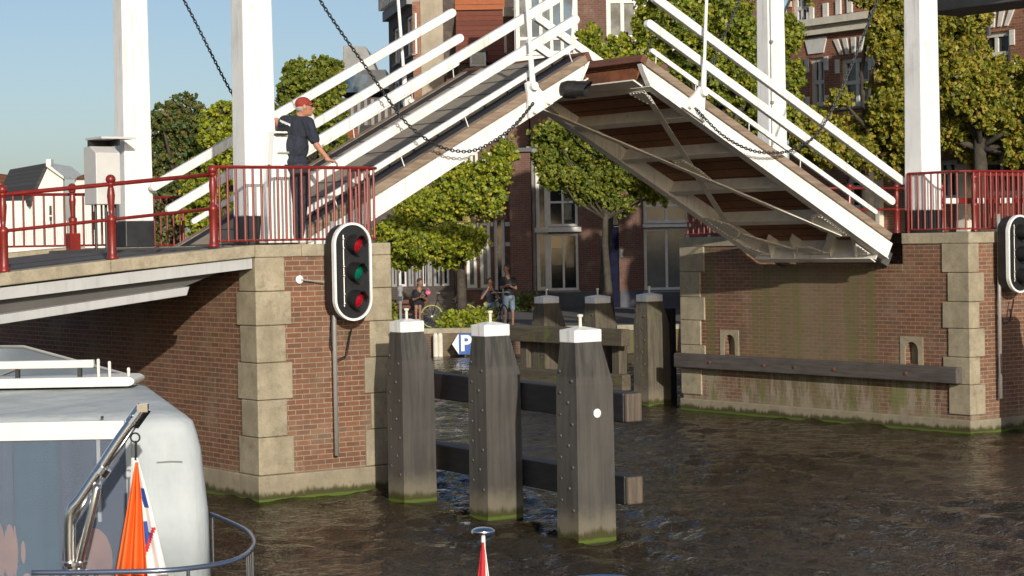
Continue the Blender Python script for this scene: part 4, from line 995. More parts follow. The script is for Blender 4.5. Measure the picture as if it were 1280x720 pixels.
# -- tall corner house, left facade seen along the canal ---------------------------
Y4=92.
FD=frame(hit(524,200,FW,y=Y4).x, Y4, 0)
h=Thing('tall_house','tall dark brick corner house with ornate grey cornice and beige rendered side wall','house',(0,0,2.3),FD)
def dx(x,d=0): return hit(x,100,FD,y=d).x
def dz(y,x=530,d=0): return hit(x,y,FD,y=d).z
ZT4=dz(-30)
m=MB(); m.box(dx(527),dx(555),0,3,SZ,dz(-24)); h.part('side_wall',m,M['render_beige'])
m=MB(); m.box(dx(517),dx(527)-.01,-.06,3,SZ,dz(2,522)); h.part('corner_strip',m,M['house_brick_orange'])
# left facade runs obliquely back to the left
a=dx(517)-.01; b_=dx(487,7.); 
L=math.hypot(b_-a,7.); ang=math.atan2(7.,b_-a)
FDF=FD@Matrix.Translation((b_,7.,0))@Matrix.Rotation(math.atan2(-7.,a-b_),4,'Z')
def fz(y,x=500): return hit(x,y,FDF,y=0).z
f=Thing('tall_house','dark brick street front with white arched windows of the tall house, ornate grey cornice above','house',(0,0,SZ),FDF)
def fh(x,y): q=hit(x,y,FDF,y=0); return q.x,q.z
ho=[]
for (xa,xb,ya,yb) in ((492,499,34,80),(508,516,19,70),(492,499,100,150),(508,516,96,150),(492,499,170,215),(508,516,168,215)):
    p=fh(xa,yb);q=fh(xb,ya); ho.append((min(p[0],q[0]),max(p[0],q[0]),fh((xa+xb)/2,yb)[1],fh((xa+xb)/2,ya)[1]))
wall(f,0,L,SZ,fz(14,503),ho,M['house_brick_dark'])
for q in ho: window(f,*q,2,(.5,),fw=.13,pane='glass_blue')
zc=fz(14,503)
for k,(o_,hh,mt) in enumerate(((.25,.45,'lead'),(.12,.75,'frame_white'),(.55,.35,'lead'),(.75,.3,'slate'))):
    m=MB(); m.box(-o_,L+.05,-o_,.35,zc+.002,zc+hh); f.part('cornice',m,M[mt]); zc+=hh+.002
m=MB()
for k in range(12): m.box(.2+k*L/12,.2+k*L/12+.18,-.5,-.13,fz(14,503)+.46,fz(14,503)+1.19)
f.part('brackets',m,M['frame_white'])
m=MB(); m.box(0,L,.36,6,SZ,fz(14,503)+1.0); f.part('rear_walls',m,M['house_brick_dark'])
# slate mass and red roof to the right
h=Thing('slate_house','dark slate hung upper storey between beige wall and red roof','house',(0,0,SZ),frame(wx(567,95),95,0))
m=MB(); m.box(wx(555,95)-wx(567,95),wx(581,95)-wx(567,95),0,6,SZ,wz(-30,567,95)); h.part('wall',m,M['slate'])
Y5=90.; 
h=Thing('red_roof_house','house with steep red brown tiled roof and orange ridge band above the left leaf','house',(wx(603,Y5),Y5,SZ),FW)
m=MB(); x0,x1=wx(577,Y5),wx(632,Y5); zz=wz(78,603,Y5)
m.box(x0,x1,Y5+.3,Y5+7,SZ,zz); h.part('wall',m,M['house_brick_dark'])
m=MB(); zt=wz(6,603,Y5); m.prism([(Y5,zz+.002),(Y5+7,zz+.002),(Y5+2.2,zt)],'x',x0-.1,x1+.1); h.part('roof',m,M['roof_red'])
m=MB(); m.prism([(Y5+2.1,zt+.02),(Y5+5,zt+.02),(Y5+3.4,zt+3)],'x',x0-.15,x1+.15); h.part('upper_roof',m,M['roof_orange'])
m=MB(); m.box(wx(592,Y5),wx(612,Y5),Y5-.5,Y5+1.5,wz(84,600,Y5),wz(66,600,Y5)); dm=h.part('dormer',m,M['frame_white'])
m=MB(); m.prism([(wx(590,Y5),wz(66,600,Y5)+.01),(wx(614,Y5),wz(66,600,Y5)+.01),(wx(602,Y5),wz(58,600,Y5))],'y',Y5-.6,Y5+1.5); h.part('dormer_roof',m,M['slate'],dm)
m=MB(); m.box(wx(595,Y5),wx(609,Y5),Y5-.52,Y5-.502,wz(81,600,Y5),wz(69,600,Y5)); h.part('dormer_pane',m,M['glass_blue'],dm)
# low grey mansard building left of the tall house
Y6=88.
h=Thing('mansard_house','low dark building with pale grey mansard block and rows of downpipes behind the rails','house',(wx(460,Y6),Y6,SZ),FW)
m=MB(); m.box(wx(432,Y6),wx(492,Y6),Y6,Y6+5,SZ,wz(122,460,Y6)); h.part('wall',m,M['house_brick_dark'])
m=MB(); m.prism([(wx(428,Y6),wz(112,460,Y6)),(wx(490,Y6),wz(112,460,Y6)),(wx(487,Y6),wz(88,460,Y6)),(wx(452,Y6),wz(88,460,Y6))],'y',Y6-.3,Y6+5); h.part('roof',m,M['slate'])
m=MB(); m.prism([(wx(430,Y6),wz(118,440,Y6)),(wx(476,Y6),wz(92,440,Y6)),(wx(462,Y6),wz(58,440,Y6)),(wx(434,Y6),wz(56,440,Y6))],'y',Y6+.2,Y6+4); h.part('mansard_block',m,M['lead'],bevel=.03)
m=MB(); m.box(wx(434,Y6),wx(466,Y6),Y6-.4,Y6-.31,wz(116,450,Y6),wz(94,450,Y6)); h.part('window',m,M['glass_blue'])
for k in range(7):
    m=MB(); x=wx(442+k*8.5,Y6); m.box(x,x+.13,Y6-.1,Y6-.003,SZ,wz(124,460,Y6)); h.part('downpipe',m,M['lead'])
# -- right-bank houses: facade runs along the canal ---------------------------------
def on_dist(x,y,Y): return hit(x,y,FW,y=Y)
p=FB.inverted()@on_dist(1045,28,60.); XF=p.x
FRH=FB@Matrix.Translation((XF,0,0))@Matrix.Rotation(R_(-90),4,'Z')   # local x runs toward the camera (-y of bridge), local y inward
def rh(x,y,d=0.): q=hit(x,y,FRH,y=d); return q.x,q.z
h=Thing('canal_house','tall orange brick canal house with white voussoirs and cornice behind the big trees','house',(rh(1045,200)[0],0,SZ),FRH)
x0=rh(985,100)[0]; x1=rh(1420,100)[0]; ZR=13.
def rr(xa,xb,ya,yb): c=(xa+xb)/2; return (rh(xa,ya)[0],rh(xb,ya)[0],rh(c,yb)[1],rh(c,ya)[1])
ww=[rr(1050,1086,72,133),rr(1012,1030,72,133),rr(990,1008,-10,30),rr(1096,1122,72,133),rr(1222,1262,40,95),rr(1292,1340,35,90),rr(1140,1175,62,120),
    rr(1058,1094,222,262),rr(1222,1276,184,245),rr(1300,1360,184,245),rr(1170,1196,200,250)]
low=rr(1020,1090,190,300)
wall(h,x0,x1,SZ,ZR,ww,M['house_brick_orange'])
for i,q in enumerate(ww): window(h,*q,2,(.5,) if i<7 else (.7,),fw=.13,pane='glass_curtain' if i in (0,8) else 'glass')
for i,q in enumerate(ww[:7]):
    c=(q[0]+q[1])/2; z=q[3]; w=(q[1]-q[0])/2
    for k in range(-2,3):
        m=MB(); bx=c+k*w*.42; tx=c+k*w*.62; m.prism([(bx-.06,z+.12),(bx+.06,z+.12),(tx+.09,z+.58),(tx-.09,z+.58)],'y',-.05,-.003); h.part('voussoir',m,M['frame_white'])
    for a_,b_2,c_,d_ in ((q[0]-.18,q[0]-.02,q[2],q[2]+.3),(q[1]+.02,q[1]+.18,q[2],q[2]+.3),(q[0]-.18,q[0]-.02,q[3]-.4,q[3]),(q[1]+.02,q[1]+.18,q[3]-.4,q[3])):
        m=MB(); m.box(a_,b_2,-.04,-.003,c_,d_); h.part('stone_block',m,M['frame_white'])
zc=rh(1045,30)[1]; m=MB(); m.box(x0-.1,rh(1130,30)[0],-.35,-.002,zc,zc+.2); m.box(x0-.1,rh(1130,30)[0],-.2,-.002,zc-.25,zc-.002); h.part('cornice',m,M['cream'])
m=MB()
for k in range(6):
    for a,b in ((1014,1024),(1036,1044),(1056,1064)):
        pass
for xa,xb,ya,yb in ((1013,1018,8,24),(1030,1036,4,22),(1046,1052,0,18),(1060,1066,-4,16)):
    q=rr(xa,xb,ya,yb); m=MB(); m.box(q[0],q[1],-.06,-.003,q[2],q[3]); h.part('pilaster_strip',m,M['frame_white'])
for xa,xb in ((1088,1104),(1200,1214),(1283,1290)):
    q=rr(xa,xb,205,330); m=MB(); m.box(q[0],q[1],-.18,-.003,SZ,q[3]); h.part('pilaster',m,M['cream'])
q=rr(1180,1275,180,187); m=MB(); m.box(q[0],q[1],-.5,-.002,q[2],q[3]); h.part('shop_fascia',m,M['frame_white'])
m=MB(); m.box(x0,x1,.36,9,SZ,ZR); h.part('rear_walls',m,M['house_brick_dark'])
m=MB(); m.prism([(-.4,ZR+.01),(9.4,ZR+.01),(4.5,ZR+2)],'x',x0-.2,x1+.2); h.part('roof',m,M['roof_dark'])
m=MB(); q=rr(1236,1238,0,45); m.box(q[0],q[0]+.07,-.1,-.003,q[2],q[3]+4); h.part('drain_pipe',m,M['slate'])

# -- far left small houses ----------------------------------------------------------------
YL=110.
def lx(x,Y=YL): return hit(x,280,FW,y=Y).x
def lz(y,Y=YL,x=60): return hit(x,y,FW,y=Y).z
h=Thing('gabled_house','white gabled house with dark tiled roof far left under the open sky','house',(lx(65),YL,2.3),FW)
# gable faces front right, roof slope on the left
yb=lz(245)
m=MB(); m.prism([(lx(38),2.3),(lx(80),2.3),(lx(80),lz(222)),(lx(61),lz(206)),(lx(41),yb)],'y',YL,YL+.4); h.part('gable_wall',m,M['wall_white'])
m=MB(); m.add([(lx(38),YL-.2,lz(249)),(lx(60.5),YL-.2,lz(204)),(lx(14,YL+7),YL+7,lz(211,YL+7)),(lx(-6,YL+7),YL+7,lz(250,YL+7))]+[(lx(38),YL+.0,lz(249)-.35),(lx(60.5),YL+.0,lz(204)-.3),(lx(14,YL+7),YL+7.2,lz(211,YL+7)-.3),(lx(-6,YL+7),YL+7.2,lz(250,YL+7)-.3)],[(0,1,2,3),(7,6,5,4),(0,4,5,1),(1,5,6,2),(2,6,7,3),(3,7,4,0)]); h.part('roof',m,M['roof_dark'])
m=MB(); m.box(lx(-6),lx(38)-.02,YL+.6,YL+6,2.3,lz(250)); h.part('side_wall',m,M['wall_white'])
m=MB(); m.prism([(lx(60.5),lz(203)),(lx(82),lz(221)),(lx(82),lz(224)),(lx(60.5),lz(208))],'y',YL-.25,YL+6); h.part('verge',m,M['frame_white'])
m=MB(); m.box(lx(60),lx(66),YL-.1,YL+.5,lz(207),lz(199)); h.part('chimney',m,M['wall_white'])
window(h,lx(10),lx(20),lz(285),lz(262),2,(),fw=.1,y=YL+.6,sill=False)
window(h,lx(60),lx(68),lz(285),lz(255),1,(.5,),fw=.1,y=YL,rec=-.04,sill=False)
h=Thing('low_white_house','long low white house with red ridge line beside the gabled house','house',(lx(105),YL+3,2.3),FW)
m=MB(); m.box(lx(80),lx(150),YL+3,YL+9,2.3,lz(222)); h.part('wall',m,M['wall_white'])
m=MB(); m.prism([(YL+2.7,lz(222)+.01),(YL+9.3,lz(222)+.01),(YL+6,lz(213))],'x',lx(79),lx(152)); h.part('roof',m,M['roof_orange'])
for a in (100,118,132): window(h,lx(a),lx(a+7),lz(290),lz(262),1,(.5,),fw=.1,y=YL+3,rec=-.04,sill=False)
h=Thing('orange_roof_house','house with bright orange roof at the far left photo edge','house',(lx(-10),YL+14,2.3),FW)
m=MB(); m.box(lx(-60,124),lx(3,124),YL+14,YL+20,2.3,lz(240,124)); h.part('wall',m,M['wall_white'])
m=MB(); m.prism([(lx(-64,124),lz(240,124)+.01),(lx(12,124),lz(240,124)+.01),(lx(-5,124),lz(215,124)),(lx(-40,124),lz(215,124))],'y',YL+13.6,YL+20.4); h.part('roof',m,M['roof_orange'])
h=Thing('garden_wall','low white garden wall with pale railings beyond the left end of the bridge','garden wall',(lx(50,80),80,2.3),FW)
m=MB(); m.box(lx(20,80),lx(150,80),80,80.3,2.3,lz(308,80)); h.part('wall',m,M['wall_white'])
m=MB()
for k in range(40): x=lx(22+k*3,80); m.box(x,x+.03,80.1,80.13,lz(308,80)+.003,lz(276,80))
h.part('railing_bars',m,M['frame_white'])
# ================================================================== TREES
def leaf_mesh(name,centers,normals_up,size,seed,asp=.75):
    """many small folded leaf blades; centers Nx3"""
    g=np.random.default_rng(seed); N=len(centers)
    d=g.normal(size=(N,3)); d/=np.linalg.norm(d,axis=1)[:,None]
    n=g.normal(size=(N,3))*.8+np.array([0,-.45,.45]); n/=np.linalg.norm(n,axis=1)[:,None]
    b=np.cross(d,n); b/=np.linalg.norm(b,axis=1)[:,None]; d=np.cross(n,b)
    s=size*g.uniform(.6,1.3,size=(N,1))
    tip=centers+d*s; base=centers-d*s; l=centers+b*s*asp+n*s*.12-d*s*.1; r=centers-b*s*asp+n*s*.12-d*s*.1
    v=np.empty((N,4,3)); v[:,0]=base; v[:,1]=l; v[:,2]=tip; v[:,3]=r
    me=bpy.data.meshes.new(name); me.vertices.add(N*4); me.vertices.foreach_set('co',v.reshape(-1))
    me.loops.add(N*4); me.loops.foreach_set('vertex_index',np.arange(N*4,dtype=np.int32))
    me.polygons.add(N); me.polygons.foreach_set('loop_start',np.arange(0,N*4,4,dtype=np.int32)); me.polygons.foreach_set('loop_total',np.full(N,4,dtype=np.int32))
    me.update(calc_edges=True); return me
def tree(label,base,trunk,blobs,n,mat,size=.13,r=.2,seed=1,group=None,cat='tree',lean=(0,0),sub=16,name='broadleaf_tree',surf=.55):
    """blobs: (x,y,z,rx,ry,rz) in metres"""
    t=Thing(name,label,cat,base,FW,group); g=np.random.default_rng(seed); rd=random.Random(seed)
    B=Vector(base); top=Vector(trunk)
    pts=[B,B.lerp(top,.35)+Vector((rd.uniform(-.08,.08),0,0)),B.lerp(top,.7)+Vector((rd.uniform(-.1,.1),0,0)),top]
    m=MB(); m.tube(pts,[r*1.35,r,r*.85,r*.7],12); tk=t.part('trunk',m,M['bark'],smooth=True)
    vol=np.array([b[3]*b[4]*b[5] for b in blobs]); vol=vol**.75; vol/=vol.sum()
    allc=[]; br=MB()
    for b,f in zip(blobs,vol):
        c=Vector(b[:3]); mid=top.lerp(c,.5)+Vector((rd.uniform(-.3,.3),rd.uniform(-.3,.3),-.2))
        br.tube([top-Vector((0,0,.3)),mid,c],[r*.42,r*.26,r*.12],7)
        # twig clusters: sub-clumps spread through the ellipsoid, biased to its outer shell
        k=max(14,int(7.5*sub*(f*len(blobs)))); nn=max(3,int(.72*n*f/k))
        for i in range(k):
            q=g.normal(size=3); q/=np.linalg.norm(q); rad=g.uniform(.12,1.0)**.42*(1.0 if g.random()>.12 else g.uniform(1.05,1.28))
            cc=np.array(b[:3])+q*np.array(b[3:6])*rad
            sr=max(.5,float(np.mean(b[3:6])))*g.uniform(.07,.17)*g.uniform(.5,1.3,size=3)
            p=g.normal(size=(nn,3))*.62; allc.append(cc+p*sr)
            if i%7==0: br.tube([c,Vector(cc)],[r*.12,r*.04],5)
    t.part('branches',br,M['bark'],smooth=True)
    P=np.concatenate(allc)-np.array(base)
    me=leaf_mesh('crown',P,None,size,seed); o=finish('crown',me,mat); o.parent=t.o
    return t
def blobs_px(L,Y,dy=.9):
    out=[]
    for (x,y,rx,rz) in L:
        c=hit(x,y,FW,y=Y); s=Y/FPX; out.append((c.x,Y+random.uniform(-1,1)*dy,c.z,rx*s,max(rx,rz)*s*.8,rz*s))
    return out
def bp(x,y,Y): c=hit(x,y,FW,y=Y); return (c.x,Y,c.z)
# left group behind the posts
tree('dark green tree with rusty lower leaves, leftmost of the trees behind the left posts',(wx(222,74),74,2.3),bp(222,230,74),
     blobs_px([(232,138,24,22),(205,150,18,20),(215,175,30,22),(245,165,22,22),(205,205,26,26),(240,205,30,28),(215,245,30,30),(250,255,30,34),(200,285,26,26)],74),42000,M['leaf_dark'],.075,.25,3,'trees beyond the canal',sub=20)
tree('yellow green tree left of the near portal post, in front of the dark one',(wx(285,70),70,2.3),bp(285,240,70),
     blobs_px([(262,150,16,14),(285,142,20,14),(276,170,26,18),(300,165,22,22),(262,195,26,18),(290,205,30,24),(255,235,26,22),(285,250,34,26),(305,280,30,28),(245,275,26,22)],70),44000,M['leaf_bright'],.07,.25,4,'trees beyond the canal',sub=20)
tree('round mid green tree between the near portal post and the grey mansard block',(wx(390,84),84,2.3),bp(390,200,84),
     blobs_px([(372,88,18,14),(405,82,22,14),(385,105,30,18),(360,115,18,20),(415,108,18,22),(375,140,28,24),(410,142,24,26),(350,150,16,22),(395,175,32,20),(420,185,20,20)],84),42000,M['leaf_mid'],.085,.25,5,'trees beyond the canal',sub=20)
# quay trees
tree('yellow green tree on the quay, over the bench and the first fender post',(wx(576,61.5),61.5,SZ),bp(571,300,61.5),
     blobs_px([(500,290,34,20),(545,262,36,24),(600,245,34,26),(480,318,24,14),(530,305,34,20),(575,300,34,22),(615,215,24,24),(575,225,34,26),(560,320,24,16),(630,190,18,18),(520,255,30,22),(510,325,22,14)],61.5),
     60000,M['leaf_bright'],.062,.145,6,'trees on the quay',sub=24)
tree('slender tree before the blue door, dark crown under the raised right leaf',(wx(762,63.5),63.5,SZ),bp(757,262,63.5),
     blobs_px([(690,170,26,20),(720,190,28,24),(755,190,34,28),(700,222,28,16),(740,235,36,20),(785,215,32,24),(815,235,26,20),(770,255,26,14),(680,200,16,16),(830,215,14,16)],63.5),
     38000,M['leaf_mid'],.065,.115,7,'trees on the quay',sub=20)
tree('tree whose yellowish top shows above the meeting leaf tips',(wx(754,70),70,SZ),bp(765,160,70),
     blobs_px([(735,55,16,22),(745,80,24,20),(775,62,22,22),(790,85,28,18),(805,35,16,28),(830,20,22,24),(820,65,18,18),(770,115,34,26),(815,110,30,24),(720,100,16,18)],70),
     38000,M['leaf_bright'],.07,.16,8,'trees on the quay',sub=20)
G='big trees on the right bank'
tree('large olive tree filling the view over the right leaf, left of the far portal post',(wx(900,57),57,SZ),bp(905,180,57),
     blobs_px([(850,30,38,34),(895,10,44,36),(935,45,40,34),(875,75,40,32),(920,100,44,34),(960,120,40,34),(900,130,40,28),(960,60,36,34),(982,95,28,28),(975,150,36,30),(940,160,44,24),(985,40,22,26),(850,-20,60,30),(930,-40,60,30),(1000,-30,50,30)],57),
     150000,M['leaf_mid2'],.062,.22,9,G,sub=26)
tree('large reddish olive tree between the two right portal posts',(wx(1085,55),55,SZ),bp(1085,180,55),
     blobs_px([(1020,165,36,26),(1075,172,40,28),(1120,150,40,40),(1112,110,28,30),(1098,50,18,36),(1045,125,18,12),(1050,190,44,22),(1100,200,44,20),(1130,95,30,36),(1115,40,26,36),(1090,-15,36,26),(1025,180,34,24),(1140,0,36,36),(1135,190,34,24)],55),
     115000,M['leaf_olive'],.060,.22,10,G,sub=24)
tree('large reddish olive tree right of the near portal post, reaching the photo edge',(wx(1225,53),53,SZ),bp(1225,170,53),
     blobs_px([(1195,45,34,34),(1208,62,32,34),(1245,85,24,20),(1265,100,34,34),(1200,110,38,34),(1240,135,40,34),(1280,150,34,36),(1195,160,36,28),(1235,180,38,20),(1280,195,34,26),(1185,85,24,34),(1215,25,22,16),(1310,120,40,50),(1340,180,50,40)],53),
     120000,M['leaf_olive'],.058,.22,12,G,sub=24)
# shrubs on the quay
def shrub(label,x,y,Y,rx,rz,n,mat,seed):
    c=hit(x,y,FW,y=Y); s=Y/FPX; t=Thing('shrub',label,'shrub',(c.x,Y,SZ+.06),FW,'shrubs along the quay edge')
    g=np.random.default_rng(seed); q=g.normal(size=(n,3))*.5*np.array([rx*s,rx*s*.5,rz*s])+np.array([c.x,Y,c.z])
    q[:,2]=np.abs(q[:,2]-SZ-.03)+SZ+.03
    me=leaf_mesh('leaves',q-np.array([c.x,Y,SZ+.06]),None,.07,seed); o=finish('leaves',me,M[mat]); o.parent=t.o
    m=MB()
    for i in range(8): a=g.uniform(-1,1)*rx*s*.7; m.tube([(c.x+a*.3,Y,SZ),(c.x+a,Y,c.z+rz*s*.4)],[.012,.005],5)
    t.part('stems',m,M['bark'])
shrub('bright green bush at the foot of the leaning quay tree',598,399,60.9,18,12,1300,'leaf_bright',21)
shrub('bright green bush left of the quay tree trunk by the bicycle',566,400,60.7,16,10,900,'leaf_bright',22)
shrub('small green bush at the left pier edge',482,392,61,14,14,800,'leaf_mid',23)
shrub('dark shrub against the brick house left of the far posts',655,378,74,18,12,700,'leaf_dark',24)
# ================================================================== PEOPLE
def zrot(fx,fy):   # matrix whose x axis = facing, y = left
    f=Vector((fx,fy,0)).normalized(); l=Vector((-f.y,f.x,0)); return Matrix((f,l,Vector((0,0,1)))).transposed()
def head(m,c,R,s=1.0):
    c=Vector(c); L=lambda x,y,z: c+R@Vector((x*s,y*s,z*s))
    m.ball(c,(.098*s,.078*s,.112*s),16,12,R); m.ball(L(.025,0,-.055),(.072*s,.060*s,.075*s),14,10,R)
    m.ball(L(.075,0,-.095),(.030*s,.032*s,.024*s),10,8,R)                                     # chin
    m.limb(L(.090,0,.005),L(.118,0,-.032),.012*s,.018*s,8)                                   # nose
    m.ball(L(.092,0,-.062),(.016*s,.028*s,.010*s),8,6,R); m.ball(L(.090,0,-.075),(.014*s,.024*s,.009*s),8,6,R)
    m.ball(L(.088,0,.028),(.018*s,.05*s,.012*s),10,6,R)                                       # brow
    for y in (-1,1): m.ball(L(-.005,.080*y,-.012),(.022*s,.012*s,.034*s),8,8,R); m.ball(L(.078,.030*y,.004),(.013*s,.014*s,.012*s),8,6,R)
def hand(m,w,d,up,s=1.0,curl=.6,side=1):
    """wrist, pointing direction, back-of-hand normal"""
    w=Vector(w); d=Vector(d).normalized(); up=Vector(up); up=(up-d*up.dot(d)).normalized(); a=d.cross(up)*side
    R=Matrix((d,a,up)).transposed()
    m.ball(w+d*.045*s,(.055*s,.042*s,.017*s),12,8,R); m.limb(w-d*.03*s,w+d*.01*s,.026*s,.026*s,10)
    for i,(o,l) in enumerate(((-.030,.070),(-.010,.082),(.011,.077),(.030,.060))):
        p=w+d*.082*s+a*o*s; q=p+(d*(1-curl*.4)-up*curl*.5).normalized()*l*.5*s; r=q+(d*(1-curl)-up*(curl+.2)).normalized()*l*.5*s
        m.chainl([p-d*.03*s,p,q,r],[.010*s,.0095*s,.009*s,.0075*s],8)
    p=w+d*.025*s-a*.036*s; q=p+(d*.7-a*.8-up*.2).normalized()*.035*s; r=q+(d*.95-a*.2-up*.35).normalized()*.03*s
    m.chainl([w+d*.015*s-a*.02*s,p,q,r],[.013*s,.013*s,.011*s,.009*s],8)

# --- the bridge keeper -------------------------------------------------------
Y0=27.62
def J(x,y,dy=0.): q=hit(x,y,FW,y=Y0+dy); return Vector(q)
foot=J(372,299.5); foot.z=TOPZ
op=Thing('person','man in red cap and navy polo shirt, one hand on the red railing','person',foot,FW)
RT=zrot(.62,.78); RH=zrot(.93,.25)
hc=J(380,133,.0); neck=J(373,150,.02); lS=J(356,152,.13); rS=J(385,154,-.12)
elL=J(350,163,.22); haL=J(344,149.5,.12)
elR=J(396,182,-.14); haR=J(411,200,-.10)
hipL=J(363,212,.07); hipR=J(374,212,-.05); knL=J(362,254,.10); knR=J(374,255,-.02); anL=J(361,292,.06); anR=J(372,292,-.04)
m=MB(); head(m,hc,RH,1.08)
m.limb(hc-Vector((.025,0,.08)),neck,.056,.064)
m.limb(neck,J(370,185,0),.06,.08); m.limb(J(370,170),hipR.lerp(hipL,.5),.08,.09)
m.chainl([rS,elR,haR],[.050,.044,.028]); m.chainl([lS,elL,haL],[.050,.042,.030])
hand(m,haR,Vector((.95,.25,-.28)),(0,0,1),1.05,.75,1)
hand(m,haL,Vector((-.9,-.35,.05)),(0,.1,1),1.0,1.0,-1)
for a,b,c in ((hipL,knL,anL),(hipR,knR,anR)): m.chainl([a,b,c],[.078,.052,.038])
op.part('body',m,M['skin'],smooth=False,remesh=.010,sm=2)
m=MB(); ch=J(370,163,.0); m.ball(ch,(.135,.215,.20),20,14,RT); m.ball(J(369,184,.0),(.155,.205,.22),20,14,RT); m.ball(J(369,203,.0),(.150,.200,.09),20,10,RT)
m.limb(lS,rS,.088,.088); m.limb(neck+Vector((-.01,0,-.03)),neck+Vector((0,0,.018)),.085,.070)
m.limb(lS,lS.lerp(elL,.85),.086,.070); m.limb(rS,rS.lerp(elR,.72),.086,.074)
sh=op.part('shirt',m,M['navy'],remesh=.012,sm=3)
m=MB(); 
for i in range(9):
    p=J(351.5+i*1.45,151.6+i*.62,-.02+.0*i); 
    m.box(p.x-.006,p.x+.009,Y0-.145+abs(i-4)*.004,Y0-.118,p.z-.012-(i%3)*.004,p.z+.014)
lt=op.part('back_lettering',m,M['strip'],sh)
m=MB(); 
m.ball(J(369,210),(.145,.195,.11),18,10,RT)
for a,b,c in ((hipL,knL,anL),(hipR,knR,anR)): m.chainl([a,b,c],[.138,.115,.094])
op.part('trousers',m,M['trouser'],remesh=.012,sm=2)
m=MB()
for a in (anL,anR):
    m.ball((a.x+.07,a.y+.03,TOPZ+.045),(.145,.052,.045),14,8,zrot(.95,.2)); m.ball((a.x-.01,a.y,TOPZ+.07),(.06,.045,.06),12,8)
op.part('shoes',m,M['shoe'],remesh=.01,sm=1)
m=MB(); q=hc+RH@Vector((-.012,0,.035)); m.ball(q,(.112,.092,.092),18,10,RH)
m.hexa([tuple(hc+RH@Vector(v)) for v in ((.05,-.07,.040),(.165,-.045,.020),(.165,.045,.020),(.05,.07,.040))],[tuple(hc+RH@Vector(v)) for v in ((.05,-.07,.055),(.165,-.045,.032),(.165,.045,.032),(.05,.07,.055))])
cp=op.part('cap',m,M['redcap'],remesh=.009,sm=2)
m=MB(); m.ball(hc+RH@Vector((-.035,0,-.03)),(.078,.083,.055),16,8,RH); op.part('hair',m,M['grey_hair'],smooth=True)
m=MB(); e=lambda x,y,z: tuple(hc+RH@Vector((x,y,z)))
for s in (-1,1): m.ball(e(.108,.036*s,.006),(.010,.030,.019),10,6,RH); m.tube([e(.10,.066*s,.010),e(.0,.088*s,.012)],.005,5)
op.part('glasses',m,M['black'],smooth=True)
m=MB(); m.box(knL.x-.10,knL.x-.055,knL.y-.07,knL.y-.02,J(362,240).z-.07,J(362,240).z+.10); op.part('radio',m,M['black'],bevel=.008)

# --- people on the quay -----------------------------------------------------
def Jq(x,y,dy=0.,Y=61.4): return Vector(hit(x,y,FW,y=Y+dy))
def far_person(label,base,hc,face,neck,sh,hip,arms,legs,top,bottom,hair,skin='skin_shaded',hands=None,short=True,hs=1.0):
    t=Thing('person',label,'person',base,FW); R=zrot(*face); l=R@Vector((0,1,0)); mid=(hip[0]+hip[1])/2
    m=MB(); head(m,hc,R,hs); m.limb(hc-Vector((0,0,.08)),neck,.052,.06,10); m.limb(neck,mid,.09,.11,10)
    for a in arms: m.chainl(a,[.045,.038,.026],10)
    for a,h in zip(arms,hands or [(0,-1,.3)]*2): hand(m,a[-1],h,(0,.3,1),1.0,.7,1)
    for a in legs: m.chainl(a,[.075,.05,.036],10); m.ball(a[-1]+R@Vector((.06,0,-.03)),(.11,.04,.035),10,6,R)
    t.part('body',m,M[skin],remesh=.018,sm=1)
    m=MB(); c=(neck+mid)/2; m.limb(sh[0],sh[1],.075,.075,10); m.ball(c+Vector((0,0,.08)),(.12,.185,.18),14,10,R); m.limb(c,mid,.135,.13,12)
    for a in arms: m.limb(a[0],a[0].lerp(a[1],.6),.07,.06,10)
    t.part('shirt',m,M[top],remesh=.02,sm=2)
    m=MB(); m.ball(mid,(.14,.17,.12),14,8,R)
    for a in legs: m.limb(a[0],a[0].lerp(a[1],.85 if short else 1),.092,.078,10)
    t.part('shorts',m,M[bottom],remesh=.02,sm=1)
    m=MB(); m.ball(hc+R@Vector((-.02,0,.03)),(.105,.088,.10),14,10,R)
    if hair=='long': m.ball(hc+R@Vector((-.06,0,-.08)),(.06,.08,.12),12,8,R)
    t.part('hair',m,M['hair'],smooth=True)
    m=MB()
    for a in legs: m.ball(a[-1]+R@Vector((.06,0,-.035)),(.13,.048,.04),10,6,R)
    t.part('shoes',m,M['black' if hair!='long' else 'shoe'],smooth=True)
    return t
g=SZ
# woman on the bench
b=Jq(524,402); b.z=g; hc=Jq(525,353); nk=Jq(524,362); hp=[Jq(520,380,.1),Jq(527,381,.05)]
far_person('dark haired woman in black top and shorts sitting on the bench looking at a phone',b,hc,(.55,-.83),nk,[Jq(518,365,.05),Jq(530,365,0)],hp,
   [[Jq(517.5,366,.05),Jq(517,375,-.02),Jq(526,371,-.28)],[Jq(530.5,366,0),Jq(533,375,-.1),Jq(529,371,-.30)]],
   [[hp[0],Jq(520,383,-.36),Jq(520,399,-.32)],[hp[1],Jq(525,383,-.40),Jq(525,400,-.35)]],'blackcloth','navy','long',hands=[(.2,-.4,.6)]*2)
m=MB(); q=Jq(528.5,367,-.36); m.box(q.x-.04,q.x+.04,q.y-.006,q.y+.006,q.z-.07,q.z+.07); single('phone',m,M['black'],'phone in the hands of the woman on the bench','phone',q,FW,bevel=.004)
m=MB(); q=Jq(535,366,-.2); m.ball(q,(.09,.06,.07),12,8); m.tube([q+Vector((-.05,0,.05)),q+Vector((0,0,.14)),q+Vector((.05,0,.05))],.01,6); single('pink_bag',m,plain('pink_cloth',(.55,.14,.22),.7),'small pink bag beside the woman on the bench','bag',q,FW,smooth=True)
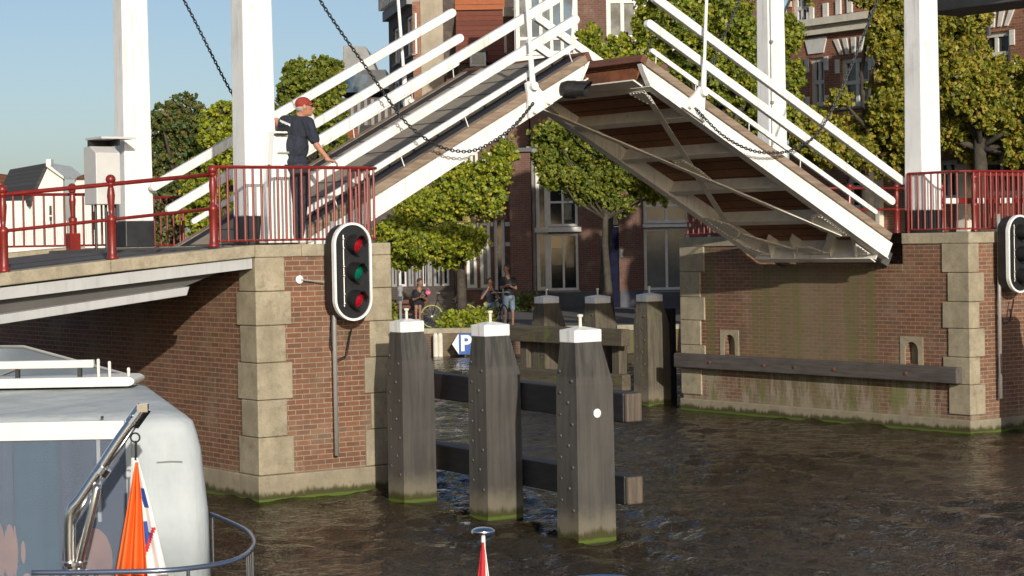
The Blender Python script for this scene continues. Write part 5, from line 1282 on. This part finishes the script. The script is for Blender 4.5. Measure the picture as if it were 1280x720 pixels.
# standing man
b=Jq(638,409); b.z=g; hc=Jq(633,335); nk=Jq(634,345)
hp=[Jq(632,372),Jq(640,372,.08)]
far_person('standing man in black t-shirt and pale denim shorts beside the bicycle, forearms together',b,hc,(-.75,-.66),nk,[Jq(627,349,-.1),Jq(642,349,.1)],hp,
   [[Jq(626.5,350,-.1),Jq(626,361,-.2),Jq(634,356,-.42)],[Jq(643,350,.1),Jq(645,361,-.02),Jq(636,357,-.38)]],
   [[hp[0],Jq(632,388,-.1),Jq(631,405,0)],[hp[1],Jq(641,389,0),Jq(641,406,.1)]],'blackcloth','denim','short',hands=[(.6,-.5,.1),(-.8,-.4,.1)])
# man on the bicycle
b=Jq(608,404); b.z=g; hc=Jq(613,352); nk=Jq(613,361)
hp=[Jq(609,380,.05),Jq(617,380,.05)]
far_person('seated man in dark shirt and denim shorts astride the bicycle, hands raised to his face',b,hc,(-.25,-.95),nk,[Jq(606,365,0),Jq(620,365,0)],hp,
   [[Jq(605,366),Jq(602,373,-.25),Jq(610,361,-.30)],[Jq(621,366),Jq(624,373,-.25),Jq(615,361,-.30)]],
   [[hp[0],Jq(604.5,386,-.30),Jq(601,401,-.25)],[hp[1],Jq(618,387,-.38),Jq(618,402,-.3)]],'trouser','denim','short',hands=[(.3,-.1,.8),(-.3,-.1,.8)])
# bicycles
def bicycle(label,c,ang,tyre='black',frame_m='bike'):
    F=Matrix.Translation(Vector(c))@Matrix.Rotation(ang,4,'Z'); t=Thing('bicycle',label,'bicycle',(0,0,0),F)
    for i,x in enumerate((-.52,.52)):
        m=MB(); m.tube([(x+.325*math.cos(2*math.pi*k/28),0,.34+.325*math.sin(2*math.pi*k/28)) for k in range(28)],.018,6,closed=True); w=t.part('wheel',m,M[tyre],smooth=True)
        m=MB(); 
        for k in range(14): a=2*math.pi*k/14; m.tube([(x,0,.34),(x+.31*math.cos(a),0,.34+.31*math.sin(a))],.003,4)
        m.cyl((x,-.04,.34),(x,.04,.34),.03,n=8); t.part('spokes',m,M['alu'],w)
    m=MB(); bb=(-.08,0,.30); st=(-.22,0,.80); hd=(.36,0,.82)
    for a,b_ in ((bb,st),(bb,hd),((-.20,0,.72),hd),(bb,(-.52,0,.34)),((-.2,0,.74),(-.52,0,.34)),(hd,(.52,0,.34)),(hd,(.33,0,1.02))): m.tube([a,b_],.017,6)
    t.part('frame',m,M[frame_m])
    m=MB(); m.tube([(.28,-.28,1.02),(.36,-.2,1.04),(.35,0,1.03),(.36,.2,1.04),(.28,.28,1.02)],.013,6); t.part('handlebar',m,M['alu'])
    m=MB(); m.hexa([(-.36,-.07,.82),(-.08,-.025,.82),(-.08,.025,.82),(-.36,.07,.82)],[(-.36,-.07,.87),(-.08,-.02,.86),(-.08,.02,.86),(-.36,.07,.87)]); t.part('saddle',m,M['black'],bevel=.01)
    m=MB(); m.tube([(-.08,-.13,.22),(-.08,-.05,.24),(-.08,.05,.36),(-.08,.13,.38)],.010,6); m.box(-.13,-.03,-.17,-.10,.20,.23); m.box(-.13,-.03,.10,.17,.37,.40); t.part('pedals',m,M['black'])
    m=MB(); m.box(-.75,-.35,-.06,.06,.70,.72); m.tube([(-.70,.05,.70),(-.52,.05,.34)],.006,5); m.tube([(-.70,-.05,.70),(-.52,-.05,.34)],.006,5); t.part('carrier',m,M['black'])
    return t
q=Jq(562,402,.3); bicycle('bicycle with yellow green tyres leaning by the quay tree',(q.x,q.y,g),math.pi,'bike_green')
q=Jq(622,404,-.1); bicycle('dark bicycle between the two men on the quay',(q.x,q.y,g),math.radians(-68))
# bench, stand post, crate
t=Thing('park_bench','long low brown bench on the quay carrying the woman with the phone','bench',Jq(505,401,.3)*1.0,FW)
a=Jq(486,381,.1).x; b_=Jq(535,381,.1).x; zb=g+.44; yb=61.45
m=MB(); 
for k in range(3): m.box(a,b_,yb+k*.14,yb+k*.14+.12,zb-.05,zb)
t.part('seat',m,M['tip_wood'],bevel=.01)
m=MB(); m.box(a,b_,yb+.46,yb+.50,zb+.12,zb+.24); m.box(a,b_,yb+.48,yb+.52,zb+.28,zb+.40); t.part('backrest',m,M['tip_wood'],bevel=.01)
for x in (a+.15,b_-.2):
    m=MB(); m.box(x,x+.06,yb+.02,yb+.42,g,zb-.051); m.box(x,x+.06,yb+.421,yb+.459,g,zb+.4); t.part('leg',m,M['black'])
t=Thing('meter_post','grey metal service post with round head at the quay edge left of the seated woman','post',Jq(501,403,-.7),FW)
q=Jq(501,403,-.7); m=MB(); m.lathe([(.09,0),(.09,.05),(.05,.08),(.045,.75),(.07,.80),(.085,.95),(.07,1.05),(.05,1.08),(.09,1.14),(.095,1.22),(.04,1.30)],(q.x,q.y,g),12); t.part('shaft',m,M['lead'],smooth=True)
m=MB(); m.box(q.x-.05,q.x+.05,q.y-.10,q.y-.07,g+.85,g+.98); t.part('panel',m,M['black'])
q=px(674,378,75.5); m=MB(); m.box(q[0]-.27,q[0]+.30,75.2,75.8,SZ,SZ+.62); m.box(q[0]-.31,q[0]+.34,75.16,75.84,SZ+.622,SZ+.70)
single('planter_box',m,M['house_brick_dark'],'dark box planter against the house under the left tall window','planter',(q[0],75.5,SZ),FW,bevel=.02)
# small piles and direction sign at the quay wall
for i,(x,lab) in enumerate(((544.5,'left of two short pale piles below the quay edge'),(550.5,'right of two short pale piles below the quay edge'))):
    q=px(x,430,59.7); m=MB(); m.tube([(q[0],59.7,-.8),(q[0],59.7,.62),(q[0],59.7,.68)],[.075,.07,.04],10)
    single('short_pile',m,M['cream'],lab,'pile',(q[0],59.7,0),FW,group='short piles at the quay')
YS=59.3; a0=px(577,430,YS)
t=Thing('parking_sign','blue sign with white P and white arrow pointing left, mounted low over the water','sign',(a0[0],YS,.3),FW)
s0=px(565,430,YS)[0]; s1=px(573.5,430,YS)[0]; s2=px(590,430,YS)[0]; z0=px(577,443,YS)[1]; z1=px(577,417,YS)[1]; zm=(z0+z1)/2
m=MB(); m.box(s1,s2,YS,YS+.03,z0,z1); t.part('blue_board',m,M['blue_sign'])
m=MB(); m.prism([(s0,zm),(s1-.002,z0),(s1-.002,z1)],'y',YS,YS+.03); t.part('white_arrow',m,M['sign_white'])
def text(parent_thing,s,x,y,z,size,mat,bold=.02,name='lettering',rot=None):
    cu=bpy.data.curves.new(name,'FONT'); cu.body=s; cu.size=size; cu.extrude=.004; cu.offset=bold*size; cu.align_x='CENTER'; cu.align_y='CENTER'
    tmp=bpy.data.objects.new('tmp',cu); COL.objects.link(tmp); dg=bpy.context.evaluated_depsgraph_get(); dg.update()
    me=bpy.data.meshes.new_from_object(tmp.evaluated_get(dg)); bpy.data.objects.remove(tmp); me.name=name
    me.transform(Matrix.Translation(Vector((x,y,z))-parent_thing.base)@Matrix.Rotation(R_(90),4,'X')); me.materials.clear()
    o=bpy.data.objects.new(name,me); COL.objects.link(o); me.materials.append(mat); o.parent=parent_thing.o; return o
text(t,'P',(s1+s2)/2+.01,YS-.008,zm,.62,M['sign_white'],.03)
m=MB(); m.box((s1+s2)/2-.04,(s1+s2)/2+.04,YS+.031,QY-.002,z0+.15,z0+.22); m.box((s1+s2)/2-.035,(s1+s2)/2+.035,YS+.031,YS+.09,-.8,z1-.05); t.part('sign_post',m,M['old_wood'])
# ================================================================== MOTOR CRUISER (left foreground)
def bz(x,y,Y): q=hit(x,y,FW,y=Y); return q
bt=Thing('motor_cruiser','motor cruiser with pale grey canvas canopy moored at the left, seen from its stern','boat',(-3.7,14,0),FW)
YB=14.0; xr=bz(254,640,YB).x; xe=bz(232,524,YB).x; ze=bz(200,523,YB).z; xl=-5.35
yh=15.1; xh=bz(168,480,yh).x; zh=bz(160,484,yh).z
def yz(y,x=100,Y=YB): return bz(x,y,Y).z
# canopy side/back shell as a lofted ring: sections from bottom to eave to hardtop edge
def ring(z,xr_,yb,tap,r,yf=16.3,n=6):
    """plan outline: back edge at yb with rounded right corner, sides tapering forward"""
    pts=[(xl-(xr_-xr),yb+r)]
    cxl=-3.7*2-xr_
    pts=[(cxl+tap,yf)]
    for i in range(n+1): a=math.pi+ (math.pi/2)*i/n; pts.append((cxl+r+r*math.cos(a),yb+r+r*math.sin(a)))
    for i in range(n+1): a=-math.pi/2+(math.pi/2)*i/n; pts.append((xr_-r+r*math.cos(a),yb+r+r*math.sin(a)))
    pts.append((xr_-tap,yf)); return [(x,y,z) for x,y in pts]
secs=[ring(1.02,xr+.02,YB,.62,.16),ring(1.5,xr+.01,YB,.62,.16),ring(ze-.22,xr-.03,YB+.005,.62,.15),ring(ze-.10,xe+.045,YB+.01,.62,.15),ring(ze-.035,xe+.02,YB+.03,.62,.15),ring(ze,xe-.03,YB+.07,.62,.15),
      ring(ze+.03,xe-.10,YB+.18,.58,.15),ring(zh-.01,xh+.05,yh,.10,.2,15.5)]
vs=[];fs=[]
for s in secs: vs+=s
n=len(secs[0])
# opening for the window: window panel is set 6 mm proud of the canvas
for i in range(len(secs)-1):
    for k in range(n-1): fs.append((i*n+k,i*n+k+1,(i+1)*n+k+1,(i+1)*n+k))
    fs.append((i*n+n-1,i*n,(i+1)*n,(i+1)*n+n-1))
fs.append(tuple(range((len(secs)-1)*n,len(secs)*n))); fs.append(tuple(range(n))[::-1])
m=MB(); m.add(vs,fs); cv=bt.part('canopy',m,M['canvas'],smooth=True)
for p in cv.data.polygons:
    p.use_smooth = abs(p.normal.z)<.999
x0w=-5.1; x1w=bz(160,600,YB-.01).x; zt=yz(548,80)
def vinyl(name,c,a):
    t=NT(name); n=t.noise(t.obj(),1.8,4,.6); t.set(t.mix(t.smooth(n,.3,.7),tuple(v*.8 for v in c),c),.12,0,t.bump(t.noise(t.obj(),2.2,3),.25,.03)); return t.m
# clear window: what shows in it (curtain, seat, grey interior) as shallow layers behind a glossy sheet
def clear_sheet():
    t=NT('clear_vinyl'); n=t.noise(t.scale(t.obj(),(1.2,1,.5)),1.3,3,.5)
    t.set((.20,.25,.33),.03,0,t.bump(n,1.,.05),Alpha=.26,Specular_IOR_Level=.8,Coat_Weight=.0); return t.m
zlo=1.05
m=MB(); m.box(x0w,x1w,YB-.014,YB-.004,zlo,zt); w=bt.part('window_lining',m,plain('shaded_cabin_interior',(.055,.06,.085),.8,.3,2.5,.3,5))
def curtain(xa,xb,mat,dep=.008,nf=7,ya=551):
    xA,xB=bz(xa,600,YB).x,bz(xb,600,YB).x; n=nf*6; m=MB(); vs=[];zt_=yz(ya,100)
    for yy in (0,.004):
        for z in (zlo,zt_):
            for i in range(n+1): vs.append((xA+(xB-xA)*i/n,YB-.020-dep*(.5+.5*math.sin(nf*2*math.pi*i/n+.8*math.sin(i*.37)))+yy,z))
    k=n+1; fs=[]
    for i in range(n): fs += [(i,i+1,k+i+1,k+i),(2*k+i,3*k+i,3*k+i+1,2*k+i+1)]
    m.add(vs,fs); return bt.part('curtain',m,mat,w,smooth=False)
curtain(-40,17,plain('blue_grey_curtain',(.08,.10,.15),.8,.15,3,.2),nf=4)
curtain(19,74,plain('teal_curtain',(.035,.09,.125),.8,.15,3,.2),nf=3)
curtain(77,92,plain('grey_curtain',(.06,.065,.10),.8,.15,3,.2),nf=1)
m=MB(); m.box(bz(122.5,600,YB).x,bz(127,600,YB).x,YB-.030,YB-.0145,yz(652,100),zt); bt.part('window_pole',m,M['canvas_white'],w)
m=MB()
for cx,cy,rx_,rz_ in ((118,700,.13,.22),(8,690,.14,.20),(50,735,.2,.12)):
    q=bz(cx,cy,YB); m.ball((q.x,YB-.018,q.z),(rx_,.012,rz_),20,12)
bt.part('seat_backs',m,plain('peach_seat',(.45,.24,.16),.8,.2,3,.2),w,smooth=True)
m=MB(); m.box(x0w,x1w,YB-.052,YB-.048,zlo,zt); bt.part('rear_window',m,clear_sheet())
m=MB(); m.box(x1w-.004,x1w+.03,YB-.056,YB-.002,zlo,zt); bt.part('window_edge',m,M['canvas'],bevel=.006)
m=MB(); m.box(-5.2,bz(157,540,YB).x,YB-.058,YB-.004,zt-.006,ze-.005); bt.part('valance',m,M['canvas_white'],bevel=.004)
m=MB(); q=bz(127,522,YB-.03); m.cyl((q.x,YB-.02,q.z),(q.x,YB-.0,q.z),.010,n=8); bt.part('stud',m,M['black'])
# sewn patch with flap line on the right of the window
m=MB(); 
pp=[bz(x,y,YB-.004) for x,y in ((196,578),(203,560),(212,549),(220,560),(228,577))]
m.tube([(pp[0].x,YB-.006,pp[0].z),(0.5*(pp[0].x+pp[-1].x),YB-.010,pp[0].z+.006),(pp[-1].x,YB-.006,pp[-1].z)],.0045,5); bt.part('sewn_patch',m,M['lead'])
# hardtop and its rail
zs0=bz(100,484,yh-.05).z; zs1=bz(100,472,yh-.05).z
m=MB(); o=[]
xh1=bz(168,478,yh-.05).x
for i in range(9): a=-math.pi/2+math.pi*i/8; o.append((xh1-.06+.06*math.cos(a),(zs0+zs1)/2+(zs1-zs0)/2*math.sin(a)))
o=[(-7.4-xh1,zs0)]+o+[(-7.4-xh1,zs1)]
m.prism(o,'y',yh-.05,15.48); bt.part('hardtop',m,M['gel'],bevel=.006)
zr0=bz(60,461,yh).z; zr1=bz(60,451,yh).z; xr1=bz(116,455,yh).x
m=MB(); m.box(-7.4-xr1,xr1,yh+.02,yh+.10,zr0,zr1); bt.part('roof_rail',m,M['gel'],bevel=.012)
m=MB()
for x in (98,20): q=bz(x,460,yh).x; m.box(q-.015,q+.012,yh+.03,yh+.08,zs1+.001,zr0-.001)
bt.part('rail_foot',m,M['black'])
for x,y in ((121,449),(135,452),(159,460)):
    q=bz(x,y,yh); m=MB(); m.tube([(q.x,yh+.05,zs1),(q.x,yh+.05,q.z-.01),(q.x,yh+.05,q.z)],[.010,.012,.008],8); bt.part('stanchion',m,M['gel'])
# raked windscreen ahead of the hardtop
Yw=16.4
pl=[bz(x,y,Yw) for x,y in ((-60,433),(30,433),(166,470),(170,482),(-60,482))]
m=MB(); m.prism([(p.x,p.z) for p in pl],'y',Yw,Yw+.03); bt.part('windscreen',m,glass('screen_glass',(.17,.20,.23),.1,.3),bevel=.004)
m=MB(); m.tube([(pl[0].x,Yw-.01,pl[0].z),(pl[1].x,Yw-.01,pl[1].z),(pl[2].x,Yw-.01,pl[2].z)],.012,6)
q=bz(15,470,Yw); m.tube([(q.x-.25,Yw-.03,q.z-.05),(q.x+.05,Yw-.03,q.z+.06)],.008,5); bt.part('screen_trim',m,M['lead'])
# hull: lofted sections along y (stern nearest)
def hsec(y,c,w,zt,zk): return [(c-w,y,zt),(c-w*.96,y,zt*.45),(c-w*.72,y,-.15),(c,y,zk),(c+w*.72,y,-.15),(c+w*.96,y,zt*.45),(c+w,y,zt)]
S=[hsec(12.3,-3.75,1.5,.98,-.4),hsec(13.2,-3.75,1.85,.98,-.5),hsec(14.0,-3.85,1.85,.98,-.5),hsec(15,-4.05,1.65,1.0,-.55),hsec(17,-4.45,1.35,1.08,-.5),hsec(20,-5.05,.8,1.3,-.3),hsec(22,-5.4,.04,1.42,.2)]
vs=[p for s in S for p in s]; k=7; fs=[]
for i in range(len(S)-1):
    for j in range(k-1): fs.append((i*k+j,i*k+j+1,(i+1)*k+j+1,(i+1)*k+j))
    fs.append((i*k+k-1,i*k,(i+1)*k,(i+1)*k+k-1))
fs.append(tuple(range(k))); fs.append(tuple(range((len(S)-1)*k,len(S)*k))[::-1])
m=MB(); m.add(vs,fs); bt.part('hull',m,M['gel'],smooth=False)
m=MB(); m.box(-5.2,-2.2,12.25,12.33,.985,1.30); bt.part('transom_rail_board',m,M['tip_wood'],bevel=.01)
# stern pulpit rail
ZP=1.36
P=[hit(x,y,FW,z=ZP) for x,y in ((40,716),(130,715),(205,713),(255,708),(287,702),(306,694),(316,684),(317,675),(309,664),(290,654),(262,642))]
P=[Vector((2*-3.7-P[0].x,P[-1].y,ZP))]*0+P
m=MB(); m.tube(catpts(P,.04),.0165,10); rl=bt.part('stern_rail',m,M['rail_blue'],smooth=True)
for x,y in ((265,643),(310,690),(315,682),(235,711),(120,715)):
    q=hit(x,y,FW,z=ZP); m=MB(); m.cyl((q.x,q.y,ZP-.01),(q.x,q.y,.985),.012,n=8); bt.part('rail_post',m,M['steel'],rl)
# stainless flagstaff bracket / davit
YD=12.75
D=lambda x,y,dy=0.: Vector(bz(x,y,YD+dy))
base=D(93,716)
dv=bt.part('davit',MB().lathe([(.085,0),(.085,.018),(.055,.03),(.055,.075),(.08,.08),(.08,.10),(.03,.105)],(base.x,base.y,base.z-.03),20),M['steel'],smooth=False)
m=MB(); m.tube(catpts([D(88,712,.0),D(87,675,.0),D(89,640,0),D(100,625,0),D(125,588,0),D(150,550,0),D(172,520,0)],.03),.038,12); bt.part('main_tube',m,M['steel'],dv,smooth=True)
m=MB(); m.tube(catpts([D(98,712,-.02),D(106,675,-.03),D(117,630,-.03),D(123,600,-.02)],.03),.026,10); m.tube([D(92,655,-.02),D(112,615,-.02)],.012,8); m.tube([D(121,603,-.02),D(176,521,-.02)],.012,8); bt.part('brace_tube',m,M['steel'],dv,smooth=True)
m=MB(); a=D(165,530); b_=D(181,508); m.cyl(a,b_,.048,n=16); d=(b_-a).normalized(); bt.part('sleeve',m,M['steel'],dv)
c=D(125,592); m=MB(); m.cyl(c,c+d*.05,.050,n=16); bt.part('collar',m,M['steel'],dv,smooth=False)
m=MB(); q=D(176,515,-.03); m.box(q.x-.02,q.x+.045,q.y-.02,q.y+.03,q.z,q.z+.05); m.ball(D(166,520,-.03),.018,8,6); bt.part('clamp',m,M['steel'],dv)
m=MB(); q=D(169,547); m.tube([(q.x+.028*math.cos(2*math.pi*k/14),q.y,q.z+.028*math.sin(2*math.pi*k/14)) for k in range(14)],.006,6,closed=True); q2=D(170,551); q3=D(170,575); m.tube([q2,q3],.009,6); bt.part('snap_ring',m,M['chain'],dv)
# orange pennant and white flag with blue and red hanging in folds
def cloth(name,label,top,cols,rows,fn,mats,mi,cat,F=FW,th=.003):
    m=MB(); vs=[fn(i/rows,j/cols) for i in range(rows+1) for j in range(cols+1)]; fs=[];mm=[]
    for i in range(rows):
        for j in range(cols):
            a=i*(cols+1)+j; fs.append((a,a+1,a+cols+2,a+cols+1)); mm.append(mi(i/rows,j/cols))
    m.add(vs,fs); me=m.mesh(name,Vector(top),smooth=False,fix=False); me.polygons.foreach_set('use_smooth',[True]*len(fs)); 
    o=finish(name,me,mats); me.polygons.foreach_set('material_index',mm); o.matrix_world=F@Matrix.Translation(Vector(top)); tag(o,label,cat)
    s=o.modifiers.new('thickness','SOLIDIFY'); s.thickness=th; return o
def seg(tab,t):
    for (a,va),(b,vb) in zip(tab[:-1],tab[1:]):
        if t<=b: f=(t-a)/(b-a); return va+(vb-va)*f
    return tab[-1][1]
def flagfn(xl_tab,xr_tab,y0,y1,dy,ph,amp,nf):
    def fn(i,j):
        y=y0+(y1-y0)*i; t=i; xl_=seg(xl_tab,t); xr_=seg(xr_tab,t); x=xl_+(xr_-xl_)*j
        q=bz(x,y,YD+dy); a=amp*(.15+i*.85); return (q.x,q.y+a*math.sin(ph+j*nf*math.pi*2+.8*i),q.z)
    return fn
cloth('orange_pennant','long orange pennant hanging in folds from the stainless staff','pennant' and tuple(D(171,590,-.05)),28,30,flagfn([(0,169),(1,134)],[(0,173),(.25,178),(1,190)],578,770,-.06,.3,.05,2.6),[M['orange']],lambda i,j:0,'pennant')
cloth('white_flag','white flag with blue and red figures hanging behind the orange pennant',tuple(D(175,575,-.02)),40,60,flagfn([(0,164),(.15,163),(1,175)],[(0,172),(.3,190),(1,224)],572,780,-.0,1.4,.03,1.7),
      [M['flag_white'],M['flag_blue'],M['flag_red']],
      lambda i,j: 1 if (.18<i<.30 and .52+abs(i-.24)*1.5<j<.86) or (.37<i<.44 and .42<j<.62) or (.44<i<.52 and .38<j<.72-(i-.44)*4) or (.53<i<.60 and .26<j<.36) else (2 if (abs(j-(.92-(i-.40)*3.6))<.075 and .40<i<.58) or (i>=.57 and .24<j<.34) else 0),'flag')

# ================================================================== SMALL BOAT WITH BLUE COVER (bottom edge) AND ITS FLAGSTAFF
sb=Thing('small_boat','small boat with blue cover, only the top of the cover showing at the bottom edge','boat',(.4,8.3,0),FW)
q=bz(750,716.5,8.9)
def hs2(y,w,zt): return [(q.x-w,y,zt),(q.x-w*.7,y,-.1),(q.x,y,-.3),(q.x+w*.7,y,-.1),(q.x+w,y,zt)]
S=[hs2(6.4,.7,.8),hs2(7.5,.85,.8),hs2(9,.8,.85),hs2(10.3,.45,.95),hs2(11,.05,1.05)]; vs=[p for s in S for p in s]; fs=[]
for i in range(4):
    for j in range(4): fs.append((i*5+j,i*5+j+1,(i+1)*5+j+1,(i+1)*5+j))
    fs.append((i*5+4,i*5,(i+1)*5,(i+1)*5+4))
fs+= [tuple(range(5)),tuple(range(20,25))[::-1]]
m=MB(); m.add(vs,fs); sb.part('hull',m,M['gel'])
m=MB(); o=[(q.x-.74,.80)]+[(q.x+.74*math.cos(math.pi-math.pi*i/24),1.1+(q.z-1.1)*math.sin(math.pi*i/24)) for i in range(25)]+[(q.x+.74,.80)]
m.prism(o,'y',7.2,8.9); sb.part('cover',m,M['tarp_blue'],smooth=False,bevel=.02)
fp=bz(604,666,8.0)
fs_=Thing('flagstaff','short flagstaff with polished mushroom cap at the bottom edge, red and white flag below','flagstaff',(fp.x,8.0,1.0),FW)
m=MB(); m.cyl((fp.x,8.0,.8),(fp.x,8.0,fp.z-.005),.0085,n=10); fs_.part('staff',m,M['sign_white'])
m=MB(); m.lathe([(.012,-.012),(.04,-.004),(.047,.004),(.044,.012),(.028,.020),(.0,.023)],(fp.x,8.0,fp.z),24); fs_.part('cap',m,M['steel'],smooth=True)
YD=7.98
cloth('small_flag','red and white flag furled round the short flagstaff at the bottom edge',tuple(bz(604,690,7.98)),14,20,flagfn([(0,602),(1,588)],[(0,606),(1,622)],678,800,-.0,.5,.02,1.5),[M['flag_red'],M['flag_white']],lambda i,j:0 if j<.62 else 1,'flag')
# ================================================================== SUN, SKY, CAMERA
su,sv,sz=.42,1.0,-.315
d=(FB.to_3x3()@Vector((su,sv,sz))).normalized()     # the way the light travels
sl=bpy.data.lights.new('sun','SUN'); so=bpy.data.objects.new('sun',sl); COL.objects.link(so)
sl.energy=SUN_E; sl.angle=R_(.53); sl.color=(1.,.93,.82)
so.rotation_mode='QUATERNION'; so.rotation_quaternion=d.to_track_quat('-Z','Y'); so.location=(0,-10,30)
elev=math.asin(-d.z); az=math.atan2(-d.x,-d.y)    # azimuth of the sun, clockwise from +Y
w=bpy.data.worlds.new('World'); scn.world=w; w.use_nodes=True; nt=w.node_tree
sky=nt.nodes.new('ShaderNodeTexSky'); sky.sky_type='NISHITA'; sky.sun_disc=False; sky.sun_elevation=elev; sky.sun_rotation=az
sky.air_density=SKY_A; sky.dust_density=SKY_D; sky.ozone_density=SKY_O; sky.altitude=0
nt.links.new(sky.outputs[0],nt.nodes['Background'].inputs[0]); nt.nodes['Background'].inputs[1].default_value=SKY_S
cam=bpy.data.cameras.new('camera'); co=bpy.data.objects.new('camera',cam); COL.objects.link(co); scn.camera=co
co.matrix_world=Matrix.Translation(CAM)@Matrix((RIGHT,UP,-FWD)).transposed().to_4x4()
cam.sensor_width=36; cam.sensor_fit='HORIZONTAL'; cam.lens=36*FPX/1280; cam.clip_start=.1; cam.clip_end=3000
v=scn.view_settings; v.view_transform='Standard'; v.look='None'; v.gamma=1; v.use_curve_mapping=False; v.exposure=EXPO
scn.render.engine='CYCLES'; scn.render.resolution_x=1024; scn.render.resolution_y=576
scn.cycles.max_bounces=8; scn.cycles.transparent_max_bounces=8
